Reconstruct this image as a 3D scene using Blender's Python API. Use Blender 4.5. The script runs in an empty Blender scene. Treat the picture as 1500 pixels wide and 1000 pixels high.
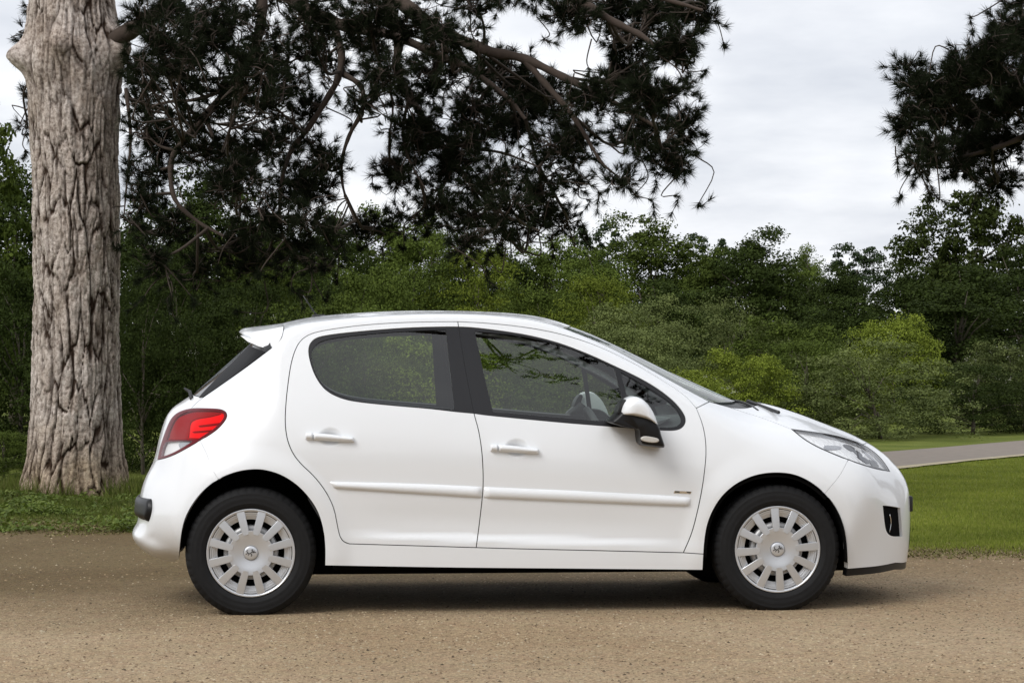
import bpy, bmesh, math, random
import numpy as np
from mathutils import Vector, Matrix, kdtree
from mathutils.geometry import delaunay_2d_cdt

# ------------------------------------------------------------------ camera
SC = bpy.context.scene
COL = SC.collection
FPX, CAMH, VHOR = 3450.0, 1.2, 532.0          # focal length in photo pixels, eye height, horizon row
PITCH = math.atan((VHOR - 500) / FPX)
cam_d = bpy.data.cameras.new('camera')
cam_d.sensor_width = 36.0
cam_d.lens = 36.0 * FPX / 1500.0
cam_d.clip_end = 3000
cam = bpy.data.objects.new('camera', cam_d)
COL.objects.link(cam)
cam.location = (0, 0, CAMH)
cam.rotation_euler = (math.pi / 2 + PITCH, 0, 0)
SC.camera = cam

# ------------------------------------------------------------------ sky and sun
SUN_EL, SUN_AZ = math.radians(43), math.radians(224)   # azimuth clockwise from +Y: behind the camera, to the left
world = bpy.data.worlds.new('World')
SC.world = world
world.use_nodes = True
wt = world.node_tree
wt.nodes.clear()
def wn(t, **k):
    n = wt.nodes.new(t)
    for a, b in k.items(): setattr(n, a, b)
    return n
w_out = wn('ShaderNodeOutputWorld'); w_bg = wn('ShaderNodeBackground')
w_sky = wn('ShaderNodeTexSky', sky_type='NISHITA', sun_disc=False, sun_elevation=SUN_EL, sun_rotation=SUN_AZ, air_density=1.0, dust_density=2.0)
w_tc = wn('ShaderNodeTexCoord'); w_sep = wn('ShaderNodeSeparateXYZ')
w_max = wn('ShaderNodeMath', operation='MAXIMUM'); w_max.inputs[1].default_value = 0.0
w_add = wn('ShaderNodeMath', operation='ADD'); w_add.inputs[1].default_value = 0.20
w_dx = wn('ShaderNodeMath', operation='DIVIDE'); w_dy = wn('ShaderNodeMath', operation='DIVIDE')
w_cmb = wn('ShaderNodeCombineXYZ')
w_n1 = wn('ShaderNodeTexNoise'); w_n1.inputs['Scale'].default_value = 1.25; w_n1.inputs['Detail'].default_value = 6; w_n1.inputs['Roughness'].default_value = 0.55
w_n2 = wn('ShaderNodeTexNoise'); w_n2.inputs['Scale'].default_value = 0.32; w_n2.inputs['Detail'].default_value = 3
w_r1 = wn('ShaderNodeValToRGB')
w_r1.color_ramp.elements[0].position = 0.36; w_r1.color_ramp.elements[0].color = (5.2, 5.45, 6.0, 1)
w_r1.color_ramp.elements[1].position = 0.60; w_r1.color_ramp.elements[1].color = (8.0, 8.1, 8.35, 1)
w_r2 = wn('ShaderNodeValToRGB')
w_r2.color_ramp.elements[0].position = 0.30; w_r2.color_ramp.elements[0].color = (0.86, 0.86, 0.86, 1)
w_r2.color_ramp.elements[1].position = 0.55; w_r2.color_ramp.elements[1].color = (0.96, 0.96, 0.96, 1)
w_mix = wn('ShaderNodeMix', data_type='RGBA')
L = wt.links.new
L(w_tc.outputs['Generated'], w_sep.inputs[0]); L(w_sep.outputs['Z'], w_max.inputs[0]); L(w_max.outputs[0], w_add.inputs[0])
L(w_sep.outputs['X'], w_dx.inputs[0]); L(w_add.outputs[0], w_dx.inputs[1])
L(w_sep.outputs['Y'], w_dy.inputs[0]); L(w_add.outputs[0], w_dy.inputs[1])
L(w_dx.outputs[0], w_cmb.inputs[0]); L(w_dy.outputs[0], w_cmb.inputs[1])
L(w_cmb.outputs[0], w_n1.inputs['Vector']); L(w_cmb.outputs[0], w_n2.inputs['Vector'])
L(w_n1.outputs['Fac'], w_r1.inputs[0]); L(w_n2.outputs['Fac'], w_r2.inputs[0])
L(w_r2.outputs['Color'], w_mix.inputs['Factor'])
L(w_sky.outputs[0], w_mix.inputs['A']); L(w_r1.outputs['Color'], w_mix.inputs['B'])
L(w_mix.outputs['Result'], w_bg.inputs[0]); w_bg.inputs[1].default_value = 0.10
L(w_bg.outputs[0], w_out.inputs[0])

sun_d = bpy.data.lights.new('sun', 'SUN')
sun_d.energy = 1.5; sun_d.angle = math.radians(28); sun_d.color = (1.0, 0.985, 0.965)
sun = bpy.data.objects.new('sun', sun_d); COL.objects.link(sun)
sdir = Vector((math.sin(SUN_AZ) * math.cos(SUN_EL), math.cos(SUN_AZ) * math.cos(SUN_EL), math.sin(SUN_EL)))
sun.rotation_euler = sdir.to_track_quat('Z', 'Y').to_euler()
sun.location = (-14, -12, 20)

SC.view_settings.view_transform = 'Standard'
SC.view_settings.look = 'None'
SC.view_settings.exposure = 0.46
SC.view_settings.gamma = 1.0
SC.render.engine = 'CYCLES'
SC.cycles.max_bounces = 10
SC.cycles.transparent_max_bounces = 24

# ------------------------------------------------------------------ helpers
rng = np.random.default_rng(7)
random.seed(7)

def tag(o, label=None, cat=None, group=None, kind=None):
    if label: o['label'] = label
    if cat: o['category'] = cat
    if group: o['group'] = group
    if kind: o['kind'] = kind
    return o

def link(name, me, parent=None, mat=None):
    o = bpy.data.objects.new(name, me); COL.objects.link(o)
    if parent is not None: o.parent = parent
    if mat is not None and not me.materials: me.materials.append(mat)
    return o

def empty(name, loc=(0, 0, 0), parent=None):
    o = bpy.data.objects.new(name, None); COL.objects.link(o)
    o.location = loc; o.empty_display_size = 0.1
    if parent is not None: o.parent = parent
    return o

def np_mesh(name, V, Fc, smooth=True, normals=None):
    """mesh from numpy arrays; Fc is (n,3) or (n,4) or a list of faces"""
    me = bpy.data.meshes.new(name)
    if isinstance(Fc, np.ndarray):
        n, k = Fc.shape
        me.vertices.add(len(V)); me.vertices.foreach_set('co', np.ascontiguousarray(V, dtype=np.float32).ravel())
        me.loops.add(n * k); me.loops.foreach_set('vertex_index', np.ascontiguousarray(Fc, dtype=np.int32).ravel())
        me.polygons.add(n)
        me.polygons.foreach_set('loop_start', np.arange(0, n * k, k, dtype=np.int32))
        me.update(calc_edges=True)
    else:
        me.from_pydata([tuple(map(float, v)) for v in V], [], Fc)
        me.update()
    if smooth:
        me.polygons.foreach_set('use_smooth', np.ones(len(me.polygons), dtype=bool))
    if normals is not None:
        me.normals_split_custom_set_from_vertices(np.asarray(normals, dtype=np.float32).tolist())
    return me

# --- procedural materials
MATS = {}
def material(name):
    m = bpy.data.materials.new(name); m.use_nodes = True
    MATS[name] = m
    return m, m.node_tree, m.node_tree.nodes['Principled BSDF']

def simple(name, col, rough=0.5, metal=0.0, noise=0.0, nscale=20.0, bump=0.0, coat=0.0, spec=0.5):
    m, nt, b = material(name)
    b.inputs['Base Color'].default_value = (*col, 1); b.inputs['Roughness'].default_value = rough
    b.inputs['Metallic'].default_value = metal; b.inputs['Coat Weight'].default_value = coat
    b.inputs['Coat Roughness'].default_value = 0.06; b.inputs['Specular IOR Level'].default_value = spec
    if noise or bump:
        tc = nt.nodes.new('ShaderNodeTexCoord'); nz = nt.nodes.new('ShaderNodeTexNoise')
        nz.inputs['Scale'].default_value = nscale; nz.inputs['Detail'].default_value = 5
        nt.links.new(tc.outputs['Object'], nz.inputs['Vector'])
        if noise:
            mx = nt.nodes.new('ShaderNodeMix'); mx.data_type = 'RGBA'
            mx.inputs['A'].default_value = (*[c * (1 - noise) for c in col], 1)
            mx.inputs['B'].default_value = (*[min(1, c * (1 + noise)) for c in col], 1)
            nt.links.new(nz.outputs['Fac'], mx.inputs['Factor']); nt.links.new(mx.outputs['Result'], b.inputs['Base Color'])
        if bump:
            bp = nt.nodes.new('ShaderNodeBump'); bp.inputs['Strength'].default_value = bump; bp.inputs['Distance'].default_value = 0.01
            nt.links.new(nz.outputs['Fac'], bp.inputs['Height']); nt.links.new(bp.outputs['Normal'], b.inputs['Normal'])
    return m

def glass(name, tint, ior=1.55, rough=0.0):
    m = bpy.data.materials.new(name); m.use_nodes = True; nt = m.node_tree; nt.nodes.clear(); MATS[name] = m
    o = nt.nodes.new('ShaderNodeOutputMaterial'); mx = nt.nodes.new('ShaderNodeMixShader'); fr = nt.nodes.new('ShaderNodeFresnel')
    tr = nt.nodes.new('ShaderNodeBsdfTransparent'); gl = nt.nodes.new('ShaderNodeBsdfGlossy')
    gm = nt.nodes.new('ShaderNodeNewGeometry'); mr = nt.nodes.new('ShaderNodeMapRange'); mr.inputs['To Min'].default_value = ior; mr.inputs['To Max'].default_value = 1 / ior
    nt.links.new(gm.outputs['Backfacing'], mr.inputs['Value']); nt.links.new(mr.outputs[0], fr.inputs['IOR'])      # a thin sheet reflects alike from both sides
    tr.inputs['Color'].default_value = (*tint, 1); gl.inputs['Roughness'].default_value = rough
    nt.links.new(fr.outputs[0], mx.inputs[0]); nt.links.new(tr.outputs[0], mx.inputs[1]); nt.links.new(gl.outputs[0], mx.inputs[2])
    nt.links.new(mx.outputs[0], o.inputs[0])
    return m

paint = simple('white_paint', (0.815, 0.832, 0.848), 0.35, coat=0.8)
plastic = simple('black_plastic', (0.018, 0.018, 0.019), 0.45, noise=0.15, nscale=300)
trim_blk = simple('satin_black', (0.016, 0.016, 0.018), 0.35, spec=.35)
gloss_blk = simple('gloss_black', (0.008, 0.008, 0.009), 0.04)
dark_in = simple('dark_inner', (0.005, 0.005, 0.005), 1.0, spec=.05)
cabin = simple('cabin_trim', (0.05, 0.052, 0.055), 0.7, noise=0.2, nscale=60)
cabin_lt = simple('cabin_light', (0.16, 0.165, 0.17), 0.8)
rubber = simple('tyre_rubber', (0.010, 0.010, 0.0105), 0.7, noise=0.35, nscale=35, bump=0.05, spec=.25)
silver = simple('silver_cover', (0.66, 0.675, 0.70), 0.34, metal=0.65)
steel = simple('steel_wheel', (0.45, 0.45, 0.45), 0.45, metal=0.4)
chrome = simple('chrome', (0.82, 0.83, 0.84), 0.09, metal=1.0)
greychrome = simple('grey_reflector', (0.42, 0.43, 0.45), 0.25, metal=0.7)
lamp_dark = simple('lamp_dark', (0.03, 0.03, 0.033), 0.3)
mirror_blk = simple('mirror_black', (0.007, 0.007, 0.0075), 0.4, spec=.3)
glass_side = glass('side_glass', (0.90, 0.96, 0.92), 1.85)
glass_front = glass('windscreen_glass', (0.75, 0.85, 0.80), 1.7)
glass_rear = glass('privacy_glass', (0.05, 0.055, 0.055), 1.55)
lens_clear = glass('clear_lens', (0.98, 0.98, 0.98), 1.38)
lens_red = glass('red_lens', (1.0, 0.04, 0.05), 1.28)
lens_deep = glass('dark_red_lens', (0.22, 0.006, 0.012), 1.5)

def spline(P, step=3.0, smooth=4, closed=False):
    """smooth curve through measured points, resampled evenly"""
    P = np.asarray(P, float)
    if len(P) < 3 and not closed:
        n = max(2, int(np.hypot(*(P[1] - P[0])) / step) + 1)
        t = np.linspace(0, 1, n)[:, None]
        return P[0] * (1 - t) + P[1] * t
    Q = np.vstack([P[-1], P, P[0], P[1]]) if closed else np.vstack([2 * P[0] - P[1], P, 2 * P[-1] - P[-2]])
    out = []
    t = np.linspace(0, 1, 24, endpoint=False)[:, None]
    for i in range(1, len(Q) - 2):
        p0, p1, p2, p3 = Q[i - 1:i + 3]
        out.append(0.5 * ((2 * p1) + (-p0 + p2) * t + (2 * p0 - 5 * p1 + 4 * p2 - p3) * t * t + (-p0 + 3 * p1 - 3 * p2 + p3) * t ** 3))
    C = np.vstack(out + ([P[:1]] if closed else [P[-1:]]))
    L_ = np.concatenate([[0], np.cumsum(np.hypot(*np.diff(C, axis=0).T))])
    n = max(3, int(L_[-1] / step) + 1)
    s = np.linspace(0, L_[-1], n)
    C = np.stack([np.interp(s, L_, C[:, 0]), np.interp(s, L_, C[:, 1])], -1)
    for _ in range(smooth):
        C[1:-1] = 0.5 * C[1:-1] + 0.25 * (C[:-2] + C[2:])
    return C[:-1] if closed else C

def tube(name, pts, rad, mat, parent, seg=8, ends=True):
    """round bar through 3D points, rad one value or one per point"""
    P = np.asarray(pts, float); n = len(P); rad = np.broadcast_to(np.asarray(rad, float), (n,))
    T = np.gradient(P, axis=0); T /= np.linalg.norm(T, axis=1, keepdims=True) + 1e-12
    up = np.array([0, 0, 1.0]) if abs(T[0, 2]) < .9 else np.array([1.0, 0, 0])
    V = []; u = np.cross(T[0], up); u /= np.linalg.norm(u)
    for i in range(n):
        u = u - T[i] * (u @ T[i]); u /= np.linalg.norm(u) + 1e-12; w = np.cross(T[i], u)
        a = np.linspace(0, 2 * math.pi, seg, endpoint=False)
        V.append(P[i] + rad[i] * (np.cos(a)[:, None] * u + np.sin(a)[:, None] * w))
    V = np.vstack(V); Fc = []
    for i in range(n - 1):
        for j in range(seg): Fc.append((i * seg + j, i * seg + (j + 1) % seg, (i + 1) * seg + (j + 1) % seg, (i + 1) * seg + j))
    if ends: Fc.append(tuple(range(seg))[::-1]); Fc.append(tuple(range((n - 1) * seg, n * seg)))
    if name is None: return V, Fc
    return link(name, np_mesh(name, V, Fc, True), parent, mat)

# ------------------------------------------------------------------ numeric noise
def _hash(i, j, k, s):
    h = (i.astype(np.int64) * 374761393 + j.astype(np.int64) * 668265263 + k.astype(np.int64) * 2147483647 + s * 974634777) & 0x7fffffff
    h = ((h ^ (h >> 13)) * 1274126177) & 0x7fffffff
    return ((h ^ (h >> 16)) & 0xffff) / 65535.0
def vnoise(P, s=0):
    P = np.asarray(P, float); I = np.floor(P).astype(np.int64); f = P - I; f = f * f * (3 - 2 * f); r = 0
    for a in (0, 1):
        for b in (0, 1):
            for c in (0, 1):
                w = (f[:, 0] if a else 1 - f[:, 0]) * (f[:, 1] if b else 1 - f[:, 1]) * (f[:, 2] if c else 1 - f[:, 2])
                r = r + w * _hash(I[:, 0] + a, I[:, 1] + b, I[:, 2] + c, s)
    return r * 2 - 1
def fbm(P, o=4, s=0, g=.5):
    r = 0; a = 1
    for i in range(o): r = r + a * vnoise(np.asarray(P) * 2 ** i, s + i); a *= g
    return r
def P3(u, v, D):
    """photo pixel at distance D -> world point"""
    return np.array([(u - 750) / FPX * D, D, CAMH + (VHOR - v) / FPX * D])

# ------------------------------------------------------------------ ground materials
def nodes_of(m): return m.node_tree.nodes, m.node_tree.links.new
def ramp(n, stops):
    r = n.new('ShaderNodeValToRGB'); e = r.color_ramp.elements
    while len(e) < len(stops): e.new(.5)
    for x, (p, c) in zip(e, stops): x.position = p; x.color = (*c, 1)
    return r
def noise_node(n, l, tc, scale, detail=4, rough=.55, out='Object'):
    z = n.new('ShaderNodeTexNoise'); z.inputs['Scale'].default_value = scale; z.inputs['Detail'].default_value = detail; z.inputs['Roughness'].default_value = rough
    l(tc.outputs[out], z.inputs['Vector']); return z
def mixc(n, l, a, b, fac, mode='MIX'):
    m = n.new('ShaderNodeMix'); m.data_type = 'RGBA'; m.blend_type = mode
    for k, v in (('A', a), ('B', b), ('Factor', fac)):
        if isinstance(v, (int, float)): m.inputs[k].default_value = v
        elif isinstance(v, tuple): m.inputs[k].default_value = (*v, 1)
        else: l(v, m.inputs[k])
    return m.outputs['Result']

def gravel_material():
    m, nt, b = material('gravel'); n, l = nodes_of(m); tc = n.new('ShaderNodeTexCoord')
    big = noise_node(n, l, tc, .55, 4); mid = noise_node(n, l, tc, 9, 4, .6); fine = noise_node(n, l, tc, 60, 3, .75)
    vo = n.new('ShaderNodeTexVoronoi'); vo.inputs['Scale'].default_value = 85; l(tc.outputs['Object'], vo.inputs['Vector'])
    c = ramp(n, [(.30, (.20, .145, .088)), (.50, (.36, .27, .172)), (.68, (.50, .395, .262))]); l(fine.outputs['Fac'], c.inputs[0])
    hue = ramp(n, [(.35, (.34, .23, .145)), (.65, (.37, .30, .18))]); l(mid.outputs['Fac'], hue.inputs[0])
    c1 = mixc(n, l, c.outputs[0], hue.outputs[0], .45)
    sp = ramp(n, [(.0, (.35, .33, .30)), (.22, (.8, .8, .8)), (.6, (1.05, 1.05, 1.05)), (.9, (1.2, 1.18, 1.14)), (1.0, (1.4, 1.4, 1.35))]); l(vo.outputs['Color'], sp.inputs[0])
    c2 = mixc(n, l, c1, sp.outputs[0], 1.0, 'MULTIPLY')
    soil = ramp(n, [(.38, (.74, .68, .60)), (.58, (1, 1, 1))]); l(big.outputs['Fac'], soil.inputs[0])
    c3 = mixc(n, l, c2, soil.outputs[0], .6, 'MULTIPLY')
    # pine shade painted into the colour, with brown soil, towards the verge and left
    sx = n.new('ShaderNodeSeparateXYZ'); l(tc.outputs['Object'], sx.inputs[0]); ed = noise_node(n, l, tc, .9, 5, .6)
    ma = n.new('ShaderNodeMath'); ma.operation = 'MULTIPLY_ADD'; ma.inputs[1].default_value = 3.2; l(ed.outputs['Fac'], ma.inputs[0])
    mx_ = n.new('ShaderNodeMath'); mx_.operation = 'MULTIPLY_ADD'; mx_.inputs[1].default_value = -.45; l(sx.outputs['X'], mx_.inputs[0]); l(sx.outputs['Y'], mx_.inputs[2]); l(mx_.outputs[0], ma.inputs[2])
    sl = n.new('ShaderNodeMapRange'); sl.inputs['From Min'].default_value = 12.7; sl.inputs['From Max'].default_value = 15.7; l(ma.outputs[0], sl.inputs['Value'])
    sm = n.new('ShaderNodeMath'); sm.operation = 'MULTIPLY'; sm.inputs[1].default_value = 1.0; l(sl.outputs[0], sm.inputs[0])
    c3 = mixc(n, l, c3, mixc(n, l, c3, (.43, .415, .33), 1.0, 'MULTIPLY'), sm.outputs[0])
    l(c3, b.inputs['Base Color']); b.inputs['Roughness'].default_value = .95; b.inputs['Specular IOR Level'].default_value = .2
    bp = n.new('ShaderNodeBump'); bp.inputs['Strength'].default_value = .9; bp.inputs['Distance'].default_value = .006
    ad = n.new('ShaderNodeMath'); ad.operation = 'ADD'; l(vo.outputs['Distance'], ad.inputs[0]); l(fine.outputs['Fac'], ad.inputs[1]); l(ad.outputs[0], bp.inputs['Height'])
    l(bp.outputs[0], b.inputs['Normal']); return m
def soil_material():
    m, nt, b = material('grass_soil'); n, l = nodes_of(m); tc = n.new('ShaderNodeTexCoord')
    a = noise_node(n, l, tc, 1.1, 5); f = noise_node(n, l, tc, 40, 4, .7)
    c = ramp(n, [(.35, (.105, .135, .024)), (.65, (.165, .19, .042))]); l(a.outputs['Fac'], c.inputs[0])
    d = ramp(n, [(.3, (.6, .6, .6)), (.7, (1.25, 1.25, 1.25))]); l(f.outputs['Fac'], d.inputs[0])
    l(mixc(n, l, c.outputs[0], d.outputs[0], .8, 'MULTIPLY'), b.inputs['Base Color']); b.inputs['Roughness'].default_value = 1; b.inputs['Specular IOR Level'].default_value = .1
    bp = n.new('ShaderNodeBump'); bp.inputs['Distance'].default_value = .02; l(f.outputs['Fac'], bp.inputs['Height']); l(bp.outputs[0], b.inputs['Normal']); return m
def island_material(name, cols, rough=.7, trans=0.0, spec=.3, hue_obj=0.0, patch=None):
    """colour varies from piece to piece; thin leaves also let light through"""
    m, nt, b = material(name); n, l = nodes_of(m); g = n.new('ShaderNodeNewGeometry')
    r = ramp(n, [(i / (len(cols) - 1), c) for i, c in enumerate(cols)]); l(g.outputs['Random Per Island'], r.inputs[0]); col = r.outputs[0]
    if patch:
        tc = n.new('ShaderNodeTexCoord'); z = noise_node(n, l, tc, patch, 3); pr = ramp(n, [(.35, (.72, .74, .7)), (.65, (1.2, 1.18, 1.1))]); l(z.outputs['Fac'], pr.inputs[0])
        col = mixc(n, l, col, pr.outputs[0], .9, 'MULTIPLY')
    if hue_obj:
        oi = n.new('ShaderNodeObjectInfo'); hs = n.new('ShaderNodeHueSaturation')
        mp = n.new('ShaderNodeMapRange'); mp.inputs['To Min'].default_value = 1 - hue_obj; mp.inputs['To Max'].default_value = 1 + hue_obj; l(oi.outputs['Random'], mp.inputs['Value'])
        l(mp.outputs[0], hs.inputs['Value']); l(col, hs.inputs['Color']); col = hs.outputs[0]
    l(col, b.inputs['Base Color']); b.inputs['Roughness'].default_value = rough; b.inputs['Specular IOR Level'].default_value = spec
    if trans:
        t = n.new('ShaderNodeBsdfTranslucent'); l(mixc(n, l, col, (1.0, 1.0, .45), .35, 'MULTIPLY'), t.inputs['Color'])
        mx = n.new('ShaderNodeMixShader'); mx.inputs[0].default_value = trans; l(b.outputs[0], mx.inputs[1]); l(t.outputs[0], mx.inputs[2]); l(mx.outputs[0], n['Material Output'].inputs[0])
    return m

# ------------------------------------------------------------------ ground, drive, lane
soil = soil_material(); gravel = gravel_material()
xs = np.concatenate([[-900, -300, -120, -60], np.linspace(-36, 36, 49), [60, 120, 300, 900]]); ys = np.concatenate([[-60, -20], np.linspace(-6, 60, 67), [80, 120, 200, 400, 1200]])
X, Y = np.meshgrid(xs, ys, indexing='ij')
Z = np.zeros(X.size)
n0, n1 = len(xs), len(ys)
ids = np.arange(n0 * n1).reshape(n0, n1)
Q = np.stack([ids[:-1, :-1], ids[1:, :-1], ids[1:, 1:], ids[:-1, 1:]], -1).reshape(-1, 4)
o = link('ground', np_mesh('ground', np.stack([X.ravel(), Y.ravel(), Z], -1), Q), None, soil); tag(o, kind='structure')
def sheet(name, near, far, z, mat):
    V = np.vstack([np.c_[near, np.full(len(near), z)], np.c_[far, np.full(len(far), z)]]); k = len(near)
    o = link(name, np_mesh(name, V, np.array([(i, i + 1, k + i + 1, k + i) for i in range(k - 1)])), None, mat); return tag(o, kind='structure')
gx = np.linspace(-40, 40, 801)
gedge = np.interp(gx, [-40, -6, -3.6, -2.2, 0, 2.6, 3.6, 6, 40], [18.0, 17.7, 17.5, 17.0, 16.2, 15.3, 15.15, 15.0, 14.5]) + .16 * fbm(np.stack([gx * 1.3, 0 * gx, 0 * gx], -1), 4, 3) + .12 * fbm(np.stack([gx * 7, 0 * gx, 0 * gx], -1), 3, 13)
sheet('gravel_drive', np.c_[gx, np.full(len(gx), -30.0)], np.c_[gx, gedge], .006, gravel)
def gravel_far(x): return np.interp(x, gx, gedge)
# lane that leaves the drive behind the car and runs away to the right
lane_n = np.array([(-.9, 14.9), (.0, 17.2), (1.0, 20.6), (2.6, 23.9), (4.34, 26.9), (6.6, 30.6), (10, 36), (20, 52), (40, 84)])
lane_f = np.array([(-2.25, 15.3), (-1.7, 18.2), (-.3, 22.8), (2.4, 28.2), (5.2, 32.0), (7.9, 36.4), (11.6, 42.2), (22.5, 59.0), (43, 92)])
asph = simple('lane_asphalt', (.20, .168, .138), .95, noise=.22, nscale=6, bump=.3)
ln, lf = spline(lane_n[::1], .25, 3), spline(lane_f, .25, 3); k = min(len(ln), len(lf))
rs = lambda P: np.stack([np.interp(np.linspace(0, 1, 240), np.linspace(0, 1, len(P)), P[:, i]) for i in (0, 1)], -1)
ln, lf = rs(ln), rs(lf)
lane_z = .012
sheet('lane', ln, lf, lane_z, asph)
nrm = (lf - ln) / np.linalg.norm(lf - ln, axis=1, keepdims=True)
wob = (.16 + .05 * fbm(np.c_[np.arange(240) * .35, np.zeros(240), np.zeros(240)], 3, 5))[:, None]
sand = simple('sandy_edge', (.36, .31, .20), .95, noise=.35, nscale=14, bump=.4)
sheet('lane_edge', ln - nrm * wob, ln + nrm * .03, lane_z + .006, sand)

# loose stones on the drive
def scatter(n, x_of_y, y0, y1):
    y = y0 + (y1 - y0) * rng.random(n) ** 1.15; w = x_of_y(y); x = (rng.random(n) * 2 - 1) * w
    return x, y
def stones(name, n, lo, hi, mat, y0=8.2, y1=17.2):
    x, y = scatter(n, lambda y: .245 * y + .35, y0, y1)
    inside = y < gravel_far(x) + .35 * rng.random(n) ** 2 * 1.6; inside &= rng.random(len(x)) > .82 * np.clip((y - .45 * x + 1.6 - 12.6) / 2.6, 0, 1)      # fewer stones where painted shade and soil darken the gravel
    x, y = x[inside], y[inside]; n = len(x)
    s = lo + (hi - lo) * rng.random(n) ** 3.4
    B = np.array([[1, 0, 0], [.2, .9, .05], [-.9, .35, 0], [-.35, -.9, 0], [.1, .05, .75]])
    a = rng.random(n) * 6.283; ca, sa = np.cos(a), np.sin(a)
    J = B[None] * (1 + .5 * (rng.random((n, 5, 3)) - .5))
    V = np.stack([(J[..., 0] * ca[:, None] - J[..., 1] * sa[:, None]) * s[:, None] + x[:, None], (J[..., 0] * sa[:, None] + J[..., 1] * ca[:, None]) * s[:, None] + y[:, None], J[..., 2] * s[:, None] * .75 + .0045], -1)
    T = np.array([[0, 1, 4], [1, 2, 4], [2, 3, 4], [3, 0, 4]]); Fc = (T[None] + 5 * np.arange(n)[:, None, None]).reshape(-1, 3)
    o = link(name, np_mesh(name, V.reshape(-1, 3), Fc, False), None, mat); return tag(o, kind='stuff')
stone_m = island_material('loose_stones', [(.05, .035, .022), (.18, .12, .075), (.29, .21, .13), (.35, .26, .165), (.38, .30, .20), (.46, .385, .285)], .9, patch=.6)
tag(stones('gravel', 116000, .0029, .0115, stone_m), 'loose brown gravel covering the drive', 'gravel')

# grass blades
def blades(name, x, y, h, w, mat, lean=.5, z0=0.0):
    n = len(x); a = rng.random(n) * 6.283; b = rng.random(n) * 6.283; ln_ = lean * h * rng.random(n)
    dx, dy = np.cos(a) * w / 2, np.sin(a) * w / 2
    z0 = np.broadcast_to(z0, (n,))
    V = np.stack([np.stack([x - dx, y - dy, z0], -1), np.stack([x + dx, y + dy, z0], -1), np.stack([x + np.cos(b) * ln_, y + np.sin(b) * ln_, z0 + h], -1)], 1).reshape(-1, 3)
    Fc = np.arange(3 * n).reshape(-1, 3); o = link(name, np_mesh(name, V, Fc, False), None, mat); return tag(o, kind='stuff')
def _between(x, y):
    # lane runs from near-left to far-right: a point is on it when it lies left of the near edge line and right of the far edge line
    xn = np.interp(y, ln[:, 1], ln[:, 0]); xf = np.interp(y, lf[:, 1], lf[:, 0], left=-50)
    return (x < xn + .15) & (x > xf - .05) & (y > 16.0)
lawn_m = island_material('lawn_blades', [(.13, .17, .022), (.175, .215, .032), (.215, .25, .046), (.25, .26, .07)], .8, .25, .15, patch=.8)
y = 14.0 + 17 * rng.random(230000) ** 1.25; x = 1.6 + rng.random(230000) * (.245 * y + .6 - 1.6)
k = (y > gravel_far(x) - .02 - .55 * rng.random(len(x)) ** 3 + .25 * np.clip(vnoise(np.c_[x * 5, y * 5, 0 * x], 19), 0, 1)) & ~_between(x, y); x, y = x[k], y[k]
d = np.clip((y - gravel_far(x)) / .5, 0, 1)
tag(blades('lawn_grass', x, y, (.010 + .015 * rng.random(len(x))) * (1 + .5 * (d < .4)), .006 + .004 * rng.random(len(x)), lawn_m), 'short mown lawn between the drive and the lane', 'grass')
verge_m = island_material('verge_blades', [(.06, .085, .014), (.09, .12, .022), (.13, .155, .035), (.18, .18, .07)], .8, .25, .15, patch=1.5)
y = 16.0 + 7.5 * rng.random(150000); x = -(.245 * y + .6) + rng.random(150000) * (.245 * y + 1.2)
k = (y > gravel_far(x) - .45 + 1.7 * (rng.random(len(x)) ** 2) * (.5 + .5 * vnoise(np.c_[x * 2.2, y * 2.2, 0 * x], 9))) & (np.hypot(x + 3.93, y - 21.1) > .42); x, y = x[k], y[k]
d = np.clip((y - gravel_far(x)) / 2.2, 0, 1)
tag(blades('verge_grass', x, y, (.012 + .055 * rng.random(len(x)) ** 1.5 * d + .02 * d), .006 + .008 * rng.random(len(x)), verge_m, .9), 'rough verge grass around the foot of the pine', 'grass')
# longer tufts against the foot of the trunk
a = rng.random(5200) * 6.283; rr_ = .50 + .45 * rng.random(5200) ** 1.6
xb, yb = -3.93 + np.cos(a) * rr_, 21.1 + np.sin(a) * rr_; kb = vnoise(np.c_[xb * 3, yb * 3, 0 * xb], 15) > -.15
tag(blades('tuft_grass', xb[kb], yb[kb], .05 + .20 * rng.random(kb.sum()) ** 1.6, .007 + .007 * rng.random(kb.sum()), verge_m, .8), 'longer grass tufts against the foot of the pine trunk', 'grass')
# clover and weeds in the verge
def leaves_at(C, s, nrm_bias=(0, 0, 1), bias=.7, asp=.62):
    n = len(C); N = rng.normal(size=(n, 3)) * (1 - bias) + np.asarray(nrm_bias) * bias; N /= np.linalg.norm(N, axis=1, keepdims=True) + 1e-9
    A = rng.normal(size=(n, 3)); A -= N * (A * N).sum(1, keepdims=True); A /= np.linalg.norm(A, axis=1, keepdims=True) + 1e-9; B = np.cross(N, A)
    s = np.broadcast_to(s, (n,))[:, None]
    V = np.stack([C - A * s, C + B * s * asp, C + A * s, C - B * s * asp], 1).reshape(-1, 3)
    return V, np.arange(4 * n).reshape(-1, 4)
y = 16.6 + 5.2 * rng.random(70000); x = -(.245 * y + .6) + rng.random(70000) * (.245 * y - 1.2)
k = vnoise(np.c_[x * 1.6, y * 1.6, 0 * x], 4) > -.35 + .5 * rng.random(len(x)); x, y = x[k], y[k]
V, Fc = leaves_at(np.c_[x, y, .01 + .10 * rng.random(len(x)) * np.clip(.5 + vnoise(np.c_[x * 3, y * 3, 0 * x], 6), .1, 1)], .010 + .014 * rng.random(len(x)))
weed_m = island_material('weed_leaves', [(.08, .12, .02), (.12, .17, .03), (.16, .20, .045)], .6, .3, .3, patch=2.0)
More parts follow.
